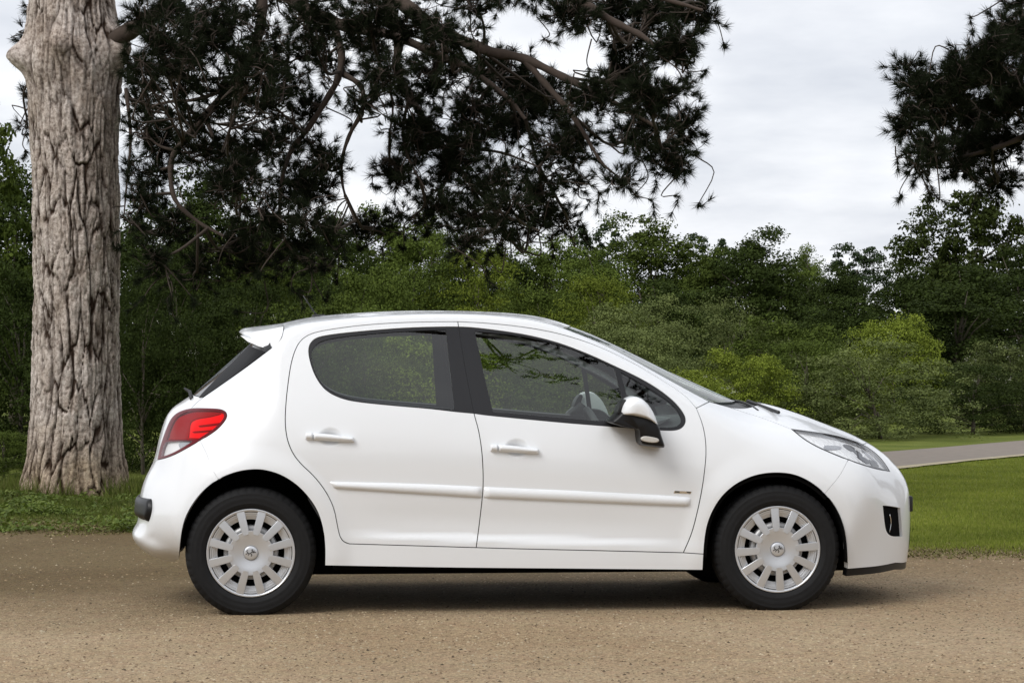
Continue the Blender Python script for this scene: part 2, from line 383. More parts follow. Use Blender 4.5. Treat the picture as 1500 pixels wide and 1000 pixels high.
tag(link('clover', np_mesh('clover', V, Fc, False), None, weed_m), 'low clover leaves among the verge grass', 'ground cover', kind='stuff')
# dead grass and grit along the edges of the drive
y0 = 26000; x = (rng.random(y0) * 2 - 1) * 4.6; y = gravel_far(x) + (-1.25 * rng.random(y0) ** 1.3 + .5 * rng.random(y0)) * (1 + .6 * vnoise(np.c_[x * 1.1, 0 * x, 0 * x], 12)); 
straw_m = island_material('edge_litter', [(.08, .08, .03), (.12, .12, .035), (.17, .15, .07), (.26, .22, .13)], .9, .1, .1, patch=1.2)
tag(blades('edge_litter', x, y, .004 + .012 * rng.random(y0), .008 + .012 * rng.random(y0), straw_m, 2.6, .006), 'dry grass litter along the edge of the drive', 'grass')

# ------------------------------------------------------------------ broadleaf trees and shrubs
LEAF = {}
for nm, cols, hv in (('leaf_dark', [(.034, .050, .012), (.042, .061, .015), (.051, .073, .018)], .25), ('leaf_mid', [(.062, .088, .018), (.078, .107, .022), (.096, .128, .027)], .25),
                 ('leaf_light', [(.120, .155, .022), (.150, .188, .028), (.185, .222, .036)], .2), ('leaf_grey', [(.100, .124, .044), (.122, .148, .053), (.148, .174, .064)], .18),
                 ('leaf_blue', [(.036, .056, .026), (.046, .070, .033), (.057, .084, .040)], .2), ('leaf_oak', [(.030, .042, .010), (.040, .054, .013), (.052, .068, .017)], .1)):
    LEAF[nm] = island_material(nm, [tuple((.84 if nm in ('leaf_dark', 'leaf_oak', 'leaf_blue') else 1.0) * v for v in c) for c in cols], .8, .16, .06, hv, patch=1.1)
bark_g = simple('bark_grey', (.11, .09, .07), .95, noise=.4, nscale=9, bump=.6)
blossom_m = simple('blossom', (.62, .62, .50), .8)
def crown_mesh(name, W, Hh, z0, nclump, per, leaf, lobes=None, seed=0, droop=0.0, rc=(.055, .07), flat=.8):
    """foliage as clumps of small leaves; lobes are domes (x, y, radius, base, top) as fractions of width and height"""
    r = np.random.default_rng(seed); C = []; R = []
    w8 = np.array([l[2] ** 2 * (l[4] - l[3]) ** .7 for l in lobes]); w8 /= w8.sum()
    while len(C) < nclump:
        lx, ly, lr, b, t = lobes[r.choice(len(lobes), p=w8)]
        s = r.random(); a = r.random() * 6.283
        prof = (1 - abs(2 * s - .72) ** 2.6 * (.62 if s > .36 else .9)) if s > .36 else .72 + .28 * math.sin(s / .36 * 1.57)
        prof = max(0, 1 - s ** 3.0) ** .5 * (1 if b < .05 else min(1, .45 + 2.2 * s))
        rad = lr * .5 * W * prof * (1 + .14 * math.sin(3 * a + seed + 4 * s) + .07 * r.normal()) * (r.random() ** .28)
        C.append((lx * W + math.cos(a) * rad, ly * W + math.sin(a) * rad, Hh * (b + (t - b) * s) + .02 * Hh * r.normal())); R.append(W * (rc[0] + rc[1] * r.random() ** 1.5))
    C = np.array(C); R = np.array(R); C[:, 2] = np.maximum(C[:, 2], .03 * Hh)
    n = per * nclump; ci = np.repeat(np.arange(nclump), per)
    D = r.normal(size=(n, 3)); D /= np.linalg.norm(D, axis=1, keepdims=True); D[:, 2] = np.abs(D[:, 2]) * np.where(r.random(n) < .86, 1, -1)
    q_ = C[ci] + D * (R[ci] * (.3 + .85 * r.random(n) ** .65))[:, None] * np.array([1.1, 1.1, flat])
    keep = q_[:, 2] > .0; q_ = q_[keep]; D = D[keep]; n = len(q_)
    N = D * .6 + r.normal(size=(n, 3)) * .5 + np.array([0, 0, .45]); N /= np.linalg.norm(N, axis=1, keepdims=True)
    A = r.normal(size=(n, 3)); A[:, 2] -= droop; A -= N * (A * N).sum(1, keepdims=True); A /= np.linalg.norm(A, axis=1, keepdims=True); B = np.cross(N, A)
    s = (leaf * (.6 + .8 * r.random(n)))[:, None]
    V = np.stack([q_ - A * s, q_ + B * s * .55 + A * s * .15, q_ + A * s, q_ - B * s * .55 + A * s * .15], 1).reshape(-1, 3)
    return np_mesh(name, V, np.arange(4 * n).reshape(-1, 4), False), C
def branch_mesh(name, W, Hh, z0, C, seed, r0):
    r = np.random.default_rng(seed); V = []; Fc = []
    def add(p, rad, seg=6):
        v, f = tube(None, p, rad, None, None, seg); b = len(V); V.extend(map(tuple, v)); Fc.extend([tuple(b + i for i in t) for t in f])
    top = np.array([.03 * W * r.normal(), .03 * W * r.normal(), Hh * .8])
    t = np.linspace(0, 1, 8)[:, None]; tr = t * top + .02 * W * np.c_[np.sin(t[:, 0] * 5 + seed), np.cos(t[:, 0] * 4), 0 * t[:, 0]] * t
    add(tr, r0 * (1 - .85 * t[:, 0]), 8)
    for c in C[r.choice(len(C), min(16, len(C)), False)]:
        h = np.clip((c[2] - z0) / (Hh - z0) * .6 + .1, .05, .8); st = tr[0] + (tr[-1] - tr[0]) * h; mid = (st + c) / 2 + np.array([0, 0, .08 * W])
        add(np.array([st, (st + mid) / 2 + .01 * W, mid, c]), [r0 * .35, r0 * .25, r0 * .18, r0 * .06], 5)
    me = np_mesh(name, np.array(V), Fc); me.materials.append(bark_g); return me
KIND = {}
def kind(nm, W, Hh, z0, ncl, per, leaf, r0, lobes=None, seed=0, **k):
    me, C = crown_mesh('crown', W, Hh, z0, ncl, per, leaf, lobes, seed, **k)
    KIND[nm] = (W, Hh, me, branch_mesh('trunk', W, Hh, z0, C, seed, r0))
kind('bush_a', 3.0, 2.8, .05, 150, 190, .027, .05, [(0, 0, 1, 0, 1), (.26, .1, .62, 0, .78), (-.28, -.08, .62, 0, .74), (.1, -.3, .6, 0, .62)], 1, rc=(.065, .07))
kind('bush_b', 3.2, 2.8, .05, 150, 190, .033, .05, [(0, 0, .9, 0, .95), (.25, -.1, .6, 0, .88), (-.22, .1, .6, .0, 1.0), (.02, -.28, .7, 0, .6), (-.3, -.2, .5, 0, .7)], 2, rc=(.065, .075))
kind('willow', 3.2, 2.7, .03, 270, 125, .023, .04, [(0, 0, 1, 0, 1), (.2, -.15, .8, 0, .8), (-.24, -.15, .75, 0, .82), (0, -.3, .8, 0, .6)], 3, droop=.5, rc=(.04, .05), flat=1.0)
kind('tree_a', 5.0, 6.5, .6, 180, 180, .060, .16, [(0, 0, .95, .02, .84), (.08, 0, .62, .30, 1), (-.2, -.05, .62, .1, .80), (.26, .05, .58, .1, .78), (-.14, .1, .5, .4, .93)], 4, rc=(.06, .07))
kind('tree_b', 5.0, 6.5, .4, 180, 180, .058, .15, [(0, 0, 1.05, .0, .86), (.2, .1, .62, .1, .93), (-.22, 0, .64, .1, .97), (.0, -.15, .7, 0, .66), (.0, .0, .55, .3, 1.0)], 5, rc=(.06, .07))
kind('tree_c', 4.5, 7.0, .8, 180, 120, .068, .14, [(0, 0, .85, .05, .82), (.12, 0, .5, .35, 1), (-.2, .1, .5, .25, .92), (.28, -.1, .46, .2, .84)], 6, rc=(.045, .06))
kind('oak', 9.0, 9.0, 1.5, 440, 120, .10, .35, [(-.33, 0, .40, .30, .76), (-.15, .1, .48, .35, .95), (.08, -.05, .5, .4, 1.0), (.28, 0, .44, .35, .94), (.42, .1, .32, .28, .74), (0, 0, .8, .05, .6), (-.2, -.1, .5, .05, .6)], 7, rc=(.04, .055))
DESC = {'bush_a': 'rounded', 'bush_b': 'spreading', 'willow': 'fine leaved', 'tree_a': 'upright', 'tree_b': 'broad', 'tree_c': 'open crowned', 'oak': 'oak'}
def plant(kd, u, vtop, D, wpx, leaf, label, name='tree', cat_='tree', group=None, rot=None, blossom=0, dx=0):
    W, Hh, cm, tm = KIND[kd]
    h = CAMH + (VHOR - vtop) / FPX * D; w = wpx * (1.0 if kd == 'oak' else 1.32) * D / FPX
    t = empty(name, ((u - 750) / FPX * D, D, -.02)); t.rotation_euler.z = rot if rot is not None else rng.random() * 6.283
    t.scale = (w / W, w / W, h / Hh)
    tag(t, label, cat_, group)
    if not cm.materials: cm.materials.append(LEAF['leaf_mid'])
    cr = link('crown', cm, t); cr.material_slots[0].link = 'OBJECT'; cr.material_slots[0].material = LEAF[leaf]
    link('trunk', tm, t)
    if blossom:
        r = np.random.default_rng(int(u)); a = r.random(blossom) * 6.283; zz = .35 + .62 * r.random(blossom)
        rad = np.sqrt(np.clip(1 - (zz * 2 - .95) ** 2 * .9, .1, 1)) * .5 * W
        cc = np.c_[np.cos(a) * rad, np.sin(a) * rad, zz * Hh]
        C2 = np.repeat(cc, 14, 0) + r.normal(size=(blossom * 14, 3)) * .035
        v, f = leaves_at(C2, .014, (0, 0, 1), .6); link('blossom', np_mesh('blossom', v, f, False), t, blossom_m)
    return t
T_, S_ = ('tree', 'tree'), ('shrub', 'shrub')
far_g, mid_g, hedge_g = 'trees along the skyline', 'trees and tall shrubs in the middle of the wood', 'shrubs along the edge of the wood'
PL = [
 # skyline, right to left
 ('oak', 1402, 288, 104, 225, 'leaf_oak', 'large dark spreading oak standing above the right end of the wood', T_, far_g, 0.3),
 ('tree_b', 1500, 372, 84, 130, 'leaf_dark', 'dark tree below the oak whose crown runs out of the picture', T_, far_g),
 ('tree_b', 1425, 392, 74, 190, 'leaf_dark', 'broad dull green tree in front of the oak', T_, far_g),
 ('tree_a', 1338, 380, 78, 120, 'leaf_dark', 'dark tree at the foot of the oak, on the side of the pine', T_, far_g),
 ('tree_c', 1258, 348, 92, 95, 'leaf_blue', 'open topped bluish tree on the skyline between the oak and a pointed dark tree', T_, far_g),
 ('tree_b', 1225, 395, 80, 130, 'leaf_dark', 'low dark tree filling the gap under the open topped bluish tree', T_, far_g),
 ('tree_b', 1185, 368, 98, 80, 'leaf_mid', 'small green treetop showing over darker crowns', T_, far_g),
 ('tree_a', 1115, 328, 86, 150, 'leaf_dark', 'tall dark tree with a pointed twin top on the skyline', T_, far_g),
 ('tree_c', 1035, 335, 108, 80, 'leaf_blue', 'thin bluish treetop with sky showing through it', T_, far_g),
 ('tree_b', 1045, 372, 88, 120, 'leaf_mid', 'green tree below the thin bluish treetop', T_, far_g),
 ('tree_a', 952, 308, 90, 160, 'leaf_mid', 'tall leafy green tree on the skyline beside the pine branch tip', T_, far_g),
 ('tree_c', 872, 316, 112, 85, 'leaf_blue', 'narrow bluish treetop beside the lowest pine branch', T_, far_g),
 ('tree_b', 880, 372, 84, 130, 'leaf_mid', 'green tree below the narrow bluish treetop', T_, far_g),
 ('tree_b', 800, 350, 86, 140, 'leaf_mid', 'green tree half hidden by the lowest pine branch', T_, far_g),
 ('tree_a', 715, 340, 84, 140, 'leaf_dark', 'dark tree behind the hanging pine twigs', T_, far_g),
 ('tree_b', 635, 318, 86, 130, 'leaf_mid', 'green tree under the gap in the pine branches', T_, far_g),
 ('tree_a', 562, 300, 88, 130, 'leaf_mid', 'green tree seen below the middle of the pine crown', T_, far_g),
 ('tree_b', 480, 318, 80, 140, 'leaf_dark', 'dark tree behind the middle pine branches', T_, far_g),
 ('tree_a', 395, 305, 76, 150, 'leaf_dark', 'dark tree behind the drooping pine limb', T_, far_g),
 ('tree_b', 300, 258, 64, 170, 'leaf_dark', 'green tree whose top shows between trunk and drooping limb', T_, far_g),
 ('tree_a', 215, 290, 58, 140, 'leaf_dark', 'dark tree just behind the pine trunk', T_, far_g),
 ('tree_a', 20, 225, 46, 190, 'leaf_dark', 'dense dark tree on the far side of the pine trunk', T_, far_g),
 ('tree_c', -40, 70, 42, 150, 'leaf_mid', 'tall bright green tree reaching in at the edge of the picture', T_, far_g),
 ('tree_b', 110, 330, 52, 200, 'leaf_dark', 'dark tree hidden mostly by the pine trunk', T_, far_g),
 # middle; dark leaves under the pine stand in for its shade
 ('bush_b', 1480, 505, 46, 130, 'leaf_grey', 'grey green shrub with white blossom beside the lane', S_, mid_g, None, 60),
 ('tree_b', 1395, 425, 56, 190, 'leaf_dark', 'dark leafy tree behind the light green shrub', T_, mid_g),
 ('bush_b', 1310, 466, 47, 125, 'leaf_light', 'light green shrub rising behind the grey willow bush', S_, mid_g),
 ('tree_b', 1225, 440, 58, 140, 'leaf_dark', 'dark tree between light shrubs', T_, mid_g),
 ('bush_b', 1155, 470, 49, 150, 'leaf_mid', 'green shrub behind the bonnet', S_, mid_g),
 ('willow', 1050, 443, 52, 190, 'leaf_grey', 'wide grey green willow mound behind the windscreen', S_, mid_g),
 ('tree_b', 975, 415, 62, 150, 'leaf_dark', 'dark tree above the willow mound', T_, mid_g),
 ('bush_b', 935, 440, 54, 130, 'leaf_grey', 'grey green shrub above the windscreen pillar', S_, mid_g),
 ('bush_a', 870, 412, 56, 130, 'leaf_light', 'light green shrub above the front of the roof', S_, mid_g),
 ('bush_b', 790, 420, 58, 130, 'leaf_mid', 'green shrub above the front door', S_, mid_g),
 ('bush_a', 700, 374, 60, 140, 'leaf_light', 'bright yellow green tree above the middle of the roof', T_, mid_g),
 ('bush_b', 610, 384, 60, 150, 'leaf_mid', 'green tree beside the bright yellow green one', T_, mid_g),
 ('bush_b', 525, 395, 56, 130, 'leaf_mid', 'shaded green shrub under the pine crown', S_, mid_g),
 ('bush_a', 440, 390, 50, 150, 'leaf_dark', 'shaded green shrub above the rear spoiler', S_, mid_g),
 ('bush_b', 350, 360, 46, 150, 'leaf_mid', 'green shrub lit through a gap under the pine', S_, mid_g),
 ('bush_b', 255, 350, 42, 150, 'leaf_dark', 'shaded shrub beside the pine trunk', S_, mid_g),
 # edge of the wood; dark leaves at the left paint in the pine's shade
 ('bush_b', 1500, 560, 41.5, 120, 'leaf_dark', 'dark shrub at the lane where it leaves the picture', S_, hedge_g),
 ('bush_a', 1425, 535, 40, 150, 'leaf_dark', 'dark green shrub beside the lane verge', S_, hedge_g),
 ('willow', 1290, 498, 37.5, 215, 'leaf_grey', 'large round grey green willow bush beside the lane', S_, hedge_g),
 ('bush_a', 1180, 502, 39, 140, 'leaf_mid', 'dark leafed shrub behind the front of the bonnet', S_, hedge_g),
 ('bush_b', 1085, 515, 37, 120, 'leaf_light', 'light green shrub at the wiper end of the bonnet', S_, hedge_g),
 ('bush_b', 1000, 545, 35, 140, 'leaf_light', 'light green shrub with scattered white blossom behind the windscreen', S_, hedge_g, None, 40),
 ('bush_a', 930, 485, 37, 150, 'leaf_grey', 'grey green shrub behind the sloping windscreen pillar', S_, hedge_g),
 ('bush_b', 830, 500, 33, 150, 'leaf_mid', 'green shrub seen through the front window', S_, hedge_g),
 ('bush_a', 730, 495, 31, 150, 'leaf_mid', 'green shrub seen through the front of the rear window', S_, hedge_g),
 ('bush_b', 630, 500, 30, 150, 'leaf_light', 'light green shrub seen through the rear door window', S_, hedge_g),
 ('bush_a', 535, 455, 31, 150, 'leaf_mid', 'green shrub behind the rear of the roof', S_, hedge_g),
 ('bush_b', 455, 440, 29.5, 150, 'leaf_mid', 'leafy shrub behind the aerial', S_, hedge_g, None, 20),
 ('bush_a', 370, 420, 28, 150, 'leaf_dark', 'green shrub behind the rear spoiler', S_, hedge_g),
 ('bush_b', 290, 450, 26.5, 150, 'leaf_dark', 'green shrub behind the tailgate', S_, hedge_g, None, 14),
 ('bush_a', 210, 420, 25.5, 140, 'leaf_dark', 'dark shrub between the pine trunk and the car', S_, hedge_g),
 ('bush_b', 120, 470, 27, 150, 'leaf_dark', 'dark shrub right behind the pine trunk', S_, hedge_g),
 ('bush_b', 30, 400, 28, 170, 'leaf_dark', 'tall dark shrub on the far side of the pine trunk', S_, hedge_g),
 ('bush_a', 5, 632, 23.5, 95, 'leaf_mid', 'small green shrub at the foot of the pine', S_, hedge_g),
]
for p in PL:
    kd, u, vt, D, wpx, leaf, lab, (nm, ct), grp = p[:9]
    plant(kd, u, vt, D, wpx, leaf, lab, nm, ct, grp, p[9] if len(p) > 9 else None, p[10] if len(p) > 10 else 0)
# the wood goes on behind and beyond both ends of the picture
fr = np.random.default_rng(5)
for i in range(26):
    D = 100 + 50 * fr.random(); u = -500 + 2500 * (i + fr.random()) / 26
    if 1290 < u < 1520 : continue
    plant(['tree_a', 'tree_b', 'tree_c'][i % 3], u, 385 + 25 * fr.random(), D, 120, ['leaf_dark', 'leaf_mid'][i % 2], 'tree deep in the wood behind the skyline trees', 'tree', 'tree', 'trees deep in the wood')
for i in range(3):
    for u0 in (-110 - 110 * i, 1610 + 120 * i):
        plant(['bush_a', 'bush_b'][i % 2], u0, 480, 27 + 1.5 * i if u0 < 0 else 43 + 3 * i, 160, ['leaf_dark', 'leaf_mid'][i % 2], 'shrub of the hedge beyond the edge of the picture', 'shrub', 'shrub', 'hedge shrubs beyond the picture')
        plant(['tree_a', 'tree_b'][i % 2], u0, 360, 50 if u0 < 0 else 70, 160, 'leaf_dark', 'tree of the wood beyond the edge of the picture', 'tree', 'tree', 'trees beyond the picture')

# unseen trees added behind the camera: they close off the low sky and show only in the car's paint and glass
for i in range(11):
    a = math.radians(-80 + 16 * i + 5 * fr.normal()); R_ = 24 + 5 * fr.random()
    t = empty('tree', (R_ * math.sin(a), -R_ * math.cos(a) + 4, -.02)); t.rotation_euler.z = 6.28 * fr.random(); s_ = 1.1 + .35 * fr.random(); t.scale = (s_ * 1.25, s_ * 1.25, s_)  # added tree, unseen, blocks low sky
    tag(t, 'added tree behind the camera, blocking low sky and mirrored in the car doors', 'tree', 'added trees behind the camera')
    W, Hh, cm, tm = KIND[['tree_a', 'tree_b'][i % 2]]
    cr = link('crown', cm, t); cr.material_slots[0].link = 'OBJECT'; cr.material_slots[0].material = LEAF[['leaf_dark', 'leaf_mid'][i % 2]]; link('trunk', tm, t)

# ------------------------------------------------------------------ the pine
PX, PY = -3.93, 21.1
def bark_trunk(name, parent, zt, nth, nz, base_r):
    r = np.random.default_rng(11)
    th = np.linspace(0, 2 * math.pi, nth, endpoint=False); z = np.concatenate([np.linspace(-.15, 4.6, nz), np.linspace(4.7, zt, 40)])
    TH, Z = np.meshgrid(th, z); sh = TH.shape; t, zz = TH.ravel(), Z.ravel()
    rad = np.interp(zz, [-.15, 0, .15, .4, .9, 1.6, 2.6, 3.3, 3.75, 4.0, 4.25, 4.6, 7, zt], [.54, .49, .44, .40, .372, .362, .366, .378, .405, .41, .385, .36, .30, .15])
    rad = rad * (1 + .05 * np.sin(3 * t + .6) * np.exp(-np.clip(zz, 0, 9) / .45) + .02 * np.sin(2 * t + 1 + .5 * zz)) + .05 * np.exp(-np.clip(zz, 0, 9) / .22) * np.sin(7 * t + 1.7)
    # burls where limbs left the trunk (angle measured from the side that faces the drive)
    for (a, zc, h, sa, sz) in ((-2.76, 3.93, .17, .24, .13), (-1.66, 4.0, .09, .24, .13), (-.36, 4.0, .17, .30, .20), (-2.1, 3.84, .03, .4, .14), (-1.0, 3.90, .03, .45, .16)):
        da = np.angle(np.exp(1j * (t - a))); rad = rad + h * np.exp(-(da / sa) ** 2 - ((zz - zc) / sz) ** 2)
    P = np.stack([np.cos(t) * 2.2, np.sin(t) * 2.2, zz * .8], -1)
    w1 = fbm(P * 1.1, 3, 1) + .10 * fbm(P * 7, 3, 31); w2 = fbm(P * 1.1 + 9, 3, 2) + .16 * fbm(P * 6 + 3, 3, 32)
    def voro(cu, cz, warp, seed):
        rr = np.random.default_rng(seed); nu = int(round(2 * math.pi * .42 / cu)); nzc = int((zt + .6) / cz) + 2
        jj, ii = np.meshgrid(np.arange(nzc), np.arange(nu)); jj, ii = jj.ravel(), ii.ravel()
        fu = (ii + .5 * (jj % 2) + .85 * (rr.random(len(ii)) - .5)) ; fz = jj + .9 * (rr.random(len(ii)) - .5)
        pts = [(u_ + k * nu, v_, i) for k in (-1, 0, 1) for i, (u_, v_) in enumerate(zip(fu, fz)) if -1.5 < u_ + k * nu < nu + 1.5]
        kd = kdtree.KDTree(len(pts))
        for n_, (a, b, i) in enumerate(pts): kd.insert((a, b, 0), n_)
        kd.balance()
        U = t / (2 * math.pi) * nu + warp * w1; Zc = (zz + .3) / cz + warp * .55 * w2
        d = np.empty(len(U)); idx = np.empty(len(U), int)
        for i, (a, b) in enumerate(zip(U.tolist(), Zc.tolist())):
            q1, q2 = kd.find_n((a, b, 0), 2); d[i] = q2[2] - q1[2]; idx[i] = pts[q1[1]][2]
        return d, rr.random(nu * nzc + 5)[idx]
    da_, ha_ = voro(.105, .50, .85, 3); db_, hb_ = voro(.085, .36, .8, 5); d2, h2 = voro(.045, .17, .9, 4)
    pick = fbm(P * .9 + 2, 2, 41) > .05
    wid = np.clip(.22 + .16 * fbm(P * 1.7 + 4, 3, 21), .05, .4)
    ca_ = np.clip(da_ / wid, 0, 1) ** .55; cb_ = np.clip(db_ / (wid * 1.2), 0, 1) ** .55
    c1 = np.where(pick, ca_, np.minimum(ca_, .45 + .55 * cb_)); h1 = .7 * ha_ + .3 * hb_; c2 = np.clip(d2 / .16, 0, 1)
    rag = fbm(np.stack([np.cos(t) * 9, np.sin(t) * 9, zz * 3.2], -1), 4, 8); ter = np.floor((rag + .9 * h1) * 2.6) / 2.6
    fine = fbm(np.stack([np.cos(t) * 22, np.sin(t) * 22, zz * 14], -1), 3, 18)
    rag2 = fbm(np.stack([np.cos(t) * 15, np.sin(t) * 15, zz * 1.9], -1), 4, 51); msk = np.clip((fbm(P * 1.3 + 7, 3, 52) + .45) / .55, .5, 1); c1 = 1 - (1 - c1) * msk
    smooth_burl = np.exp(-((zz - 3.95) / .2) ** 2) * .2
    disp = (1 - smooth_burl) * (.032 * (c1 - .8) + .022 * (h1 - .5) + .004 * ter * c1 + .006 * (c2 - .5) * (h2 > .35)) + .004 * rag + .0025 * fine + .007 * rag2 + .003 * fine
    R = rad + disp
    V = np.stack([np.cos(t) * R + .03 * np.sin(zz * .9), np.sin(t) * R, zz], -1); m = len(z)
    ids = np.arange(m * nth).reshape(m, nth); nx = np.roll(ids, -1, 1)
    Q = np.stack([ids[:-1], nx[:-1], nx[1:], ids[1:]], -1).reshape(-1, 4)
    me = np_mesh(name, V, Q)
    at = me.attributes.new('fissure', 'FLOAT', 'POINT'); at.data.foreach_set('value', (c1 * (.90 + .10 * c2) * (.72 + .28 * np.clip((rag2 + .55) / .6, 0, 1)) * np.where(h2 > .35, .8 + .2 * c2, 1)).astype(np.float32))
    return link(name, me, parent)
def bark_material():
    m, nt, b = material('pine_bark'); n, l = nodes_of(m); tc = n.new('ShaderNodeTexCoord'); at = n.new('ShaderNodeAttribute'); at.attribute_name = 'fissure'
    a = noise_node(n, l, tc, 3.0, 5, .6); f = noise_node(n, l, tc, 30, 5, .7); f2 = noise_node(n, l, tc, 110, 3, .7)
    pl_ = ramp(n, [(.34, (.24, .20, .175)), (.48, (.50, .44, .40)), (.62, (.70, .64, .595))]); l(f.outputs['Fac'], pl_.inputs[0])
    tint = ramp(n, [(.35, (.74, .68, .62)), (.60, (1.06, 1.04, 1.02))]); l(a.outputs['Fac'], tint.inputs[0])
    c = mixc(n, l, pl_.outputs[0], tint.outputs[0], 1.0, 'MULTIPLY')
    cr = ramp(n, [(.38, (0, 0, 0)), (.92, (1, 1, 1))]); l(at.outputs['Fac'], cr.inputs[0])
    c = mixc(n, l, (.045, .028, .019), c, cr.outputs[0])
    sz_ = n.new('ShaderNodeSeparateXYZ'); l(tc.outputs['Object'], sz_.inputs[0]); mz = n.new('ShaderNodeMath'); mz.operation = 'MULTIPLY_ADD'; mz.inputs[1].default_value = -1.3; l(a.outputs['Fac'], mz.inputs[0]); l(sz_.outputs['Z'], mz.inputs[2])
    ms = n.new('ShaderNodeMapRange'); ms.inputs['From Min'].default_value = .05; ms.inputs['From Max'].default_value = -.55; ms.inputs['To Max'].default_value = .75; l(mz.outputs[0], ms.inputs['Value'])
    c = mixc(n, l, c, mixc(n, l, c, (.62, .52, .34), 1.0, 'MULTIPLY'), ms.outputs[0])      # earth and moss at the foot
    sp = ramp(n, [(.35, (.7, .68, .66)), (.55, (1.05, 1.05, 1.05))]); l(f2.outputs['Fac'], sp.inputs[0]); c = mixc(n, l, c, sp.outputs[0], .7, 'MULTIPLY')
    l(c, b.inputs['Base Color']); b.inputs['Roughness'].default_value = .95; b.inputs['Specular IOR Level'].default_value = .15
    bp = n.new('ShaderNodeBump'); bp.inputs['Strength'].default_value = .8; bp.inputs['Distance'].default_value = .012; l(f.outputs['Fac'], bp.inputs['Height']); l(bp.outputs[0], b.inputs['Normal']); return m
pine_bark = bark_material()
limb_m = simple('limb_bark', (.058, .041, .031), .95, noise=.5, nscale=14, bump=.8)
needle_m = island_material('pine_needles', [(.010, .013, .007), (.015, .020, .010), (.023, .030, .014)], .85, .08, .05)
twig_m = simple('twig_bark', (.055, .040, .030), .95, noise=.4, nscale=20)

def curve3(P, n):
    P = np.asarray(P, float); Q = np.vstack([2 * P[0] - P[1], P, 2 * P[-1] - P[-2]]); out = []
    m = max(2, n // (len(P) - 1)); t = np.linspace(0, 1, m, endpoint=False)[:, None]
    for i in range(1, len(Q) - 2):
        p0, p1, p2, p3 = Q[i - 1:i + 3]; out.append(.5 * (2 * p1 + (-p0 + p2) * t + (2 * p0 - 5 * p1 + 4 * p2 - p3) * t * t + (-p0 + 3 * p1 - 3 * p2 + p3) * t ** 3))
    return np.vstack(out + [P[-1:]])
class Tubes:
    def __init__(s): s.V = []; s.F = []; s.b = 0
    def add(s, P, r, seg):
        v, f = tube(None, P, r, None, None, seg, ends=False); s.V.append(v); s.F.append(np.array(f) + s.b); s.b += len(v)
    def build(s, name, mat, parent): return link(name, np_mesh(name, np.vstack(s.V), np.vstack(s.F)), parent, mat)
class Needles:
    def __init__(s): s.V = []
    def tuft(s, C, A, n, ln, w, r):
        """brushes of needles: C centres, A axes"""
        m = len(C); C = np.repeat(C, n, 0); A = np.repeat(A, n, 0); k = m * n
        d = r.normal(size=(k, 3)); d -= A * (d * A).sum(1, keepdims=True); d /= np.linalg.norm(d, axis=1, keepdims=True) + 1e-9
        al = r.random(k)[:, None]; ang = (.35 + .75 * r.random(k))[:, None]
        D = A * np.cos(ang) + d * np.sin(ang); L_ = (ln * (.55 + .6 * r.random(k)))[:, None]
        base = C - A * ln * .55 * al; side = np.cross(D, r.normal(size=(k, 3))); side /= np.linalg.norm(side, axis=1, keepdims=True) + 1e-9
        s.V.append(np.stack([base - side * w, base + side * w, base + D * L_], 1).reshape(-1, 3))
    def build(s, name, mat, parent):
        V = np.vstack(s.V); return link(name, np_mesh(name, V, np.arange(len(V)).reshape(-1, 3), False), parent, mat)

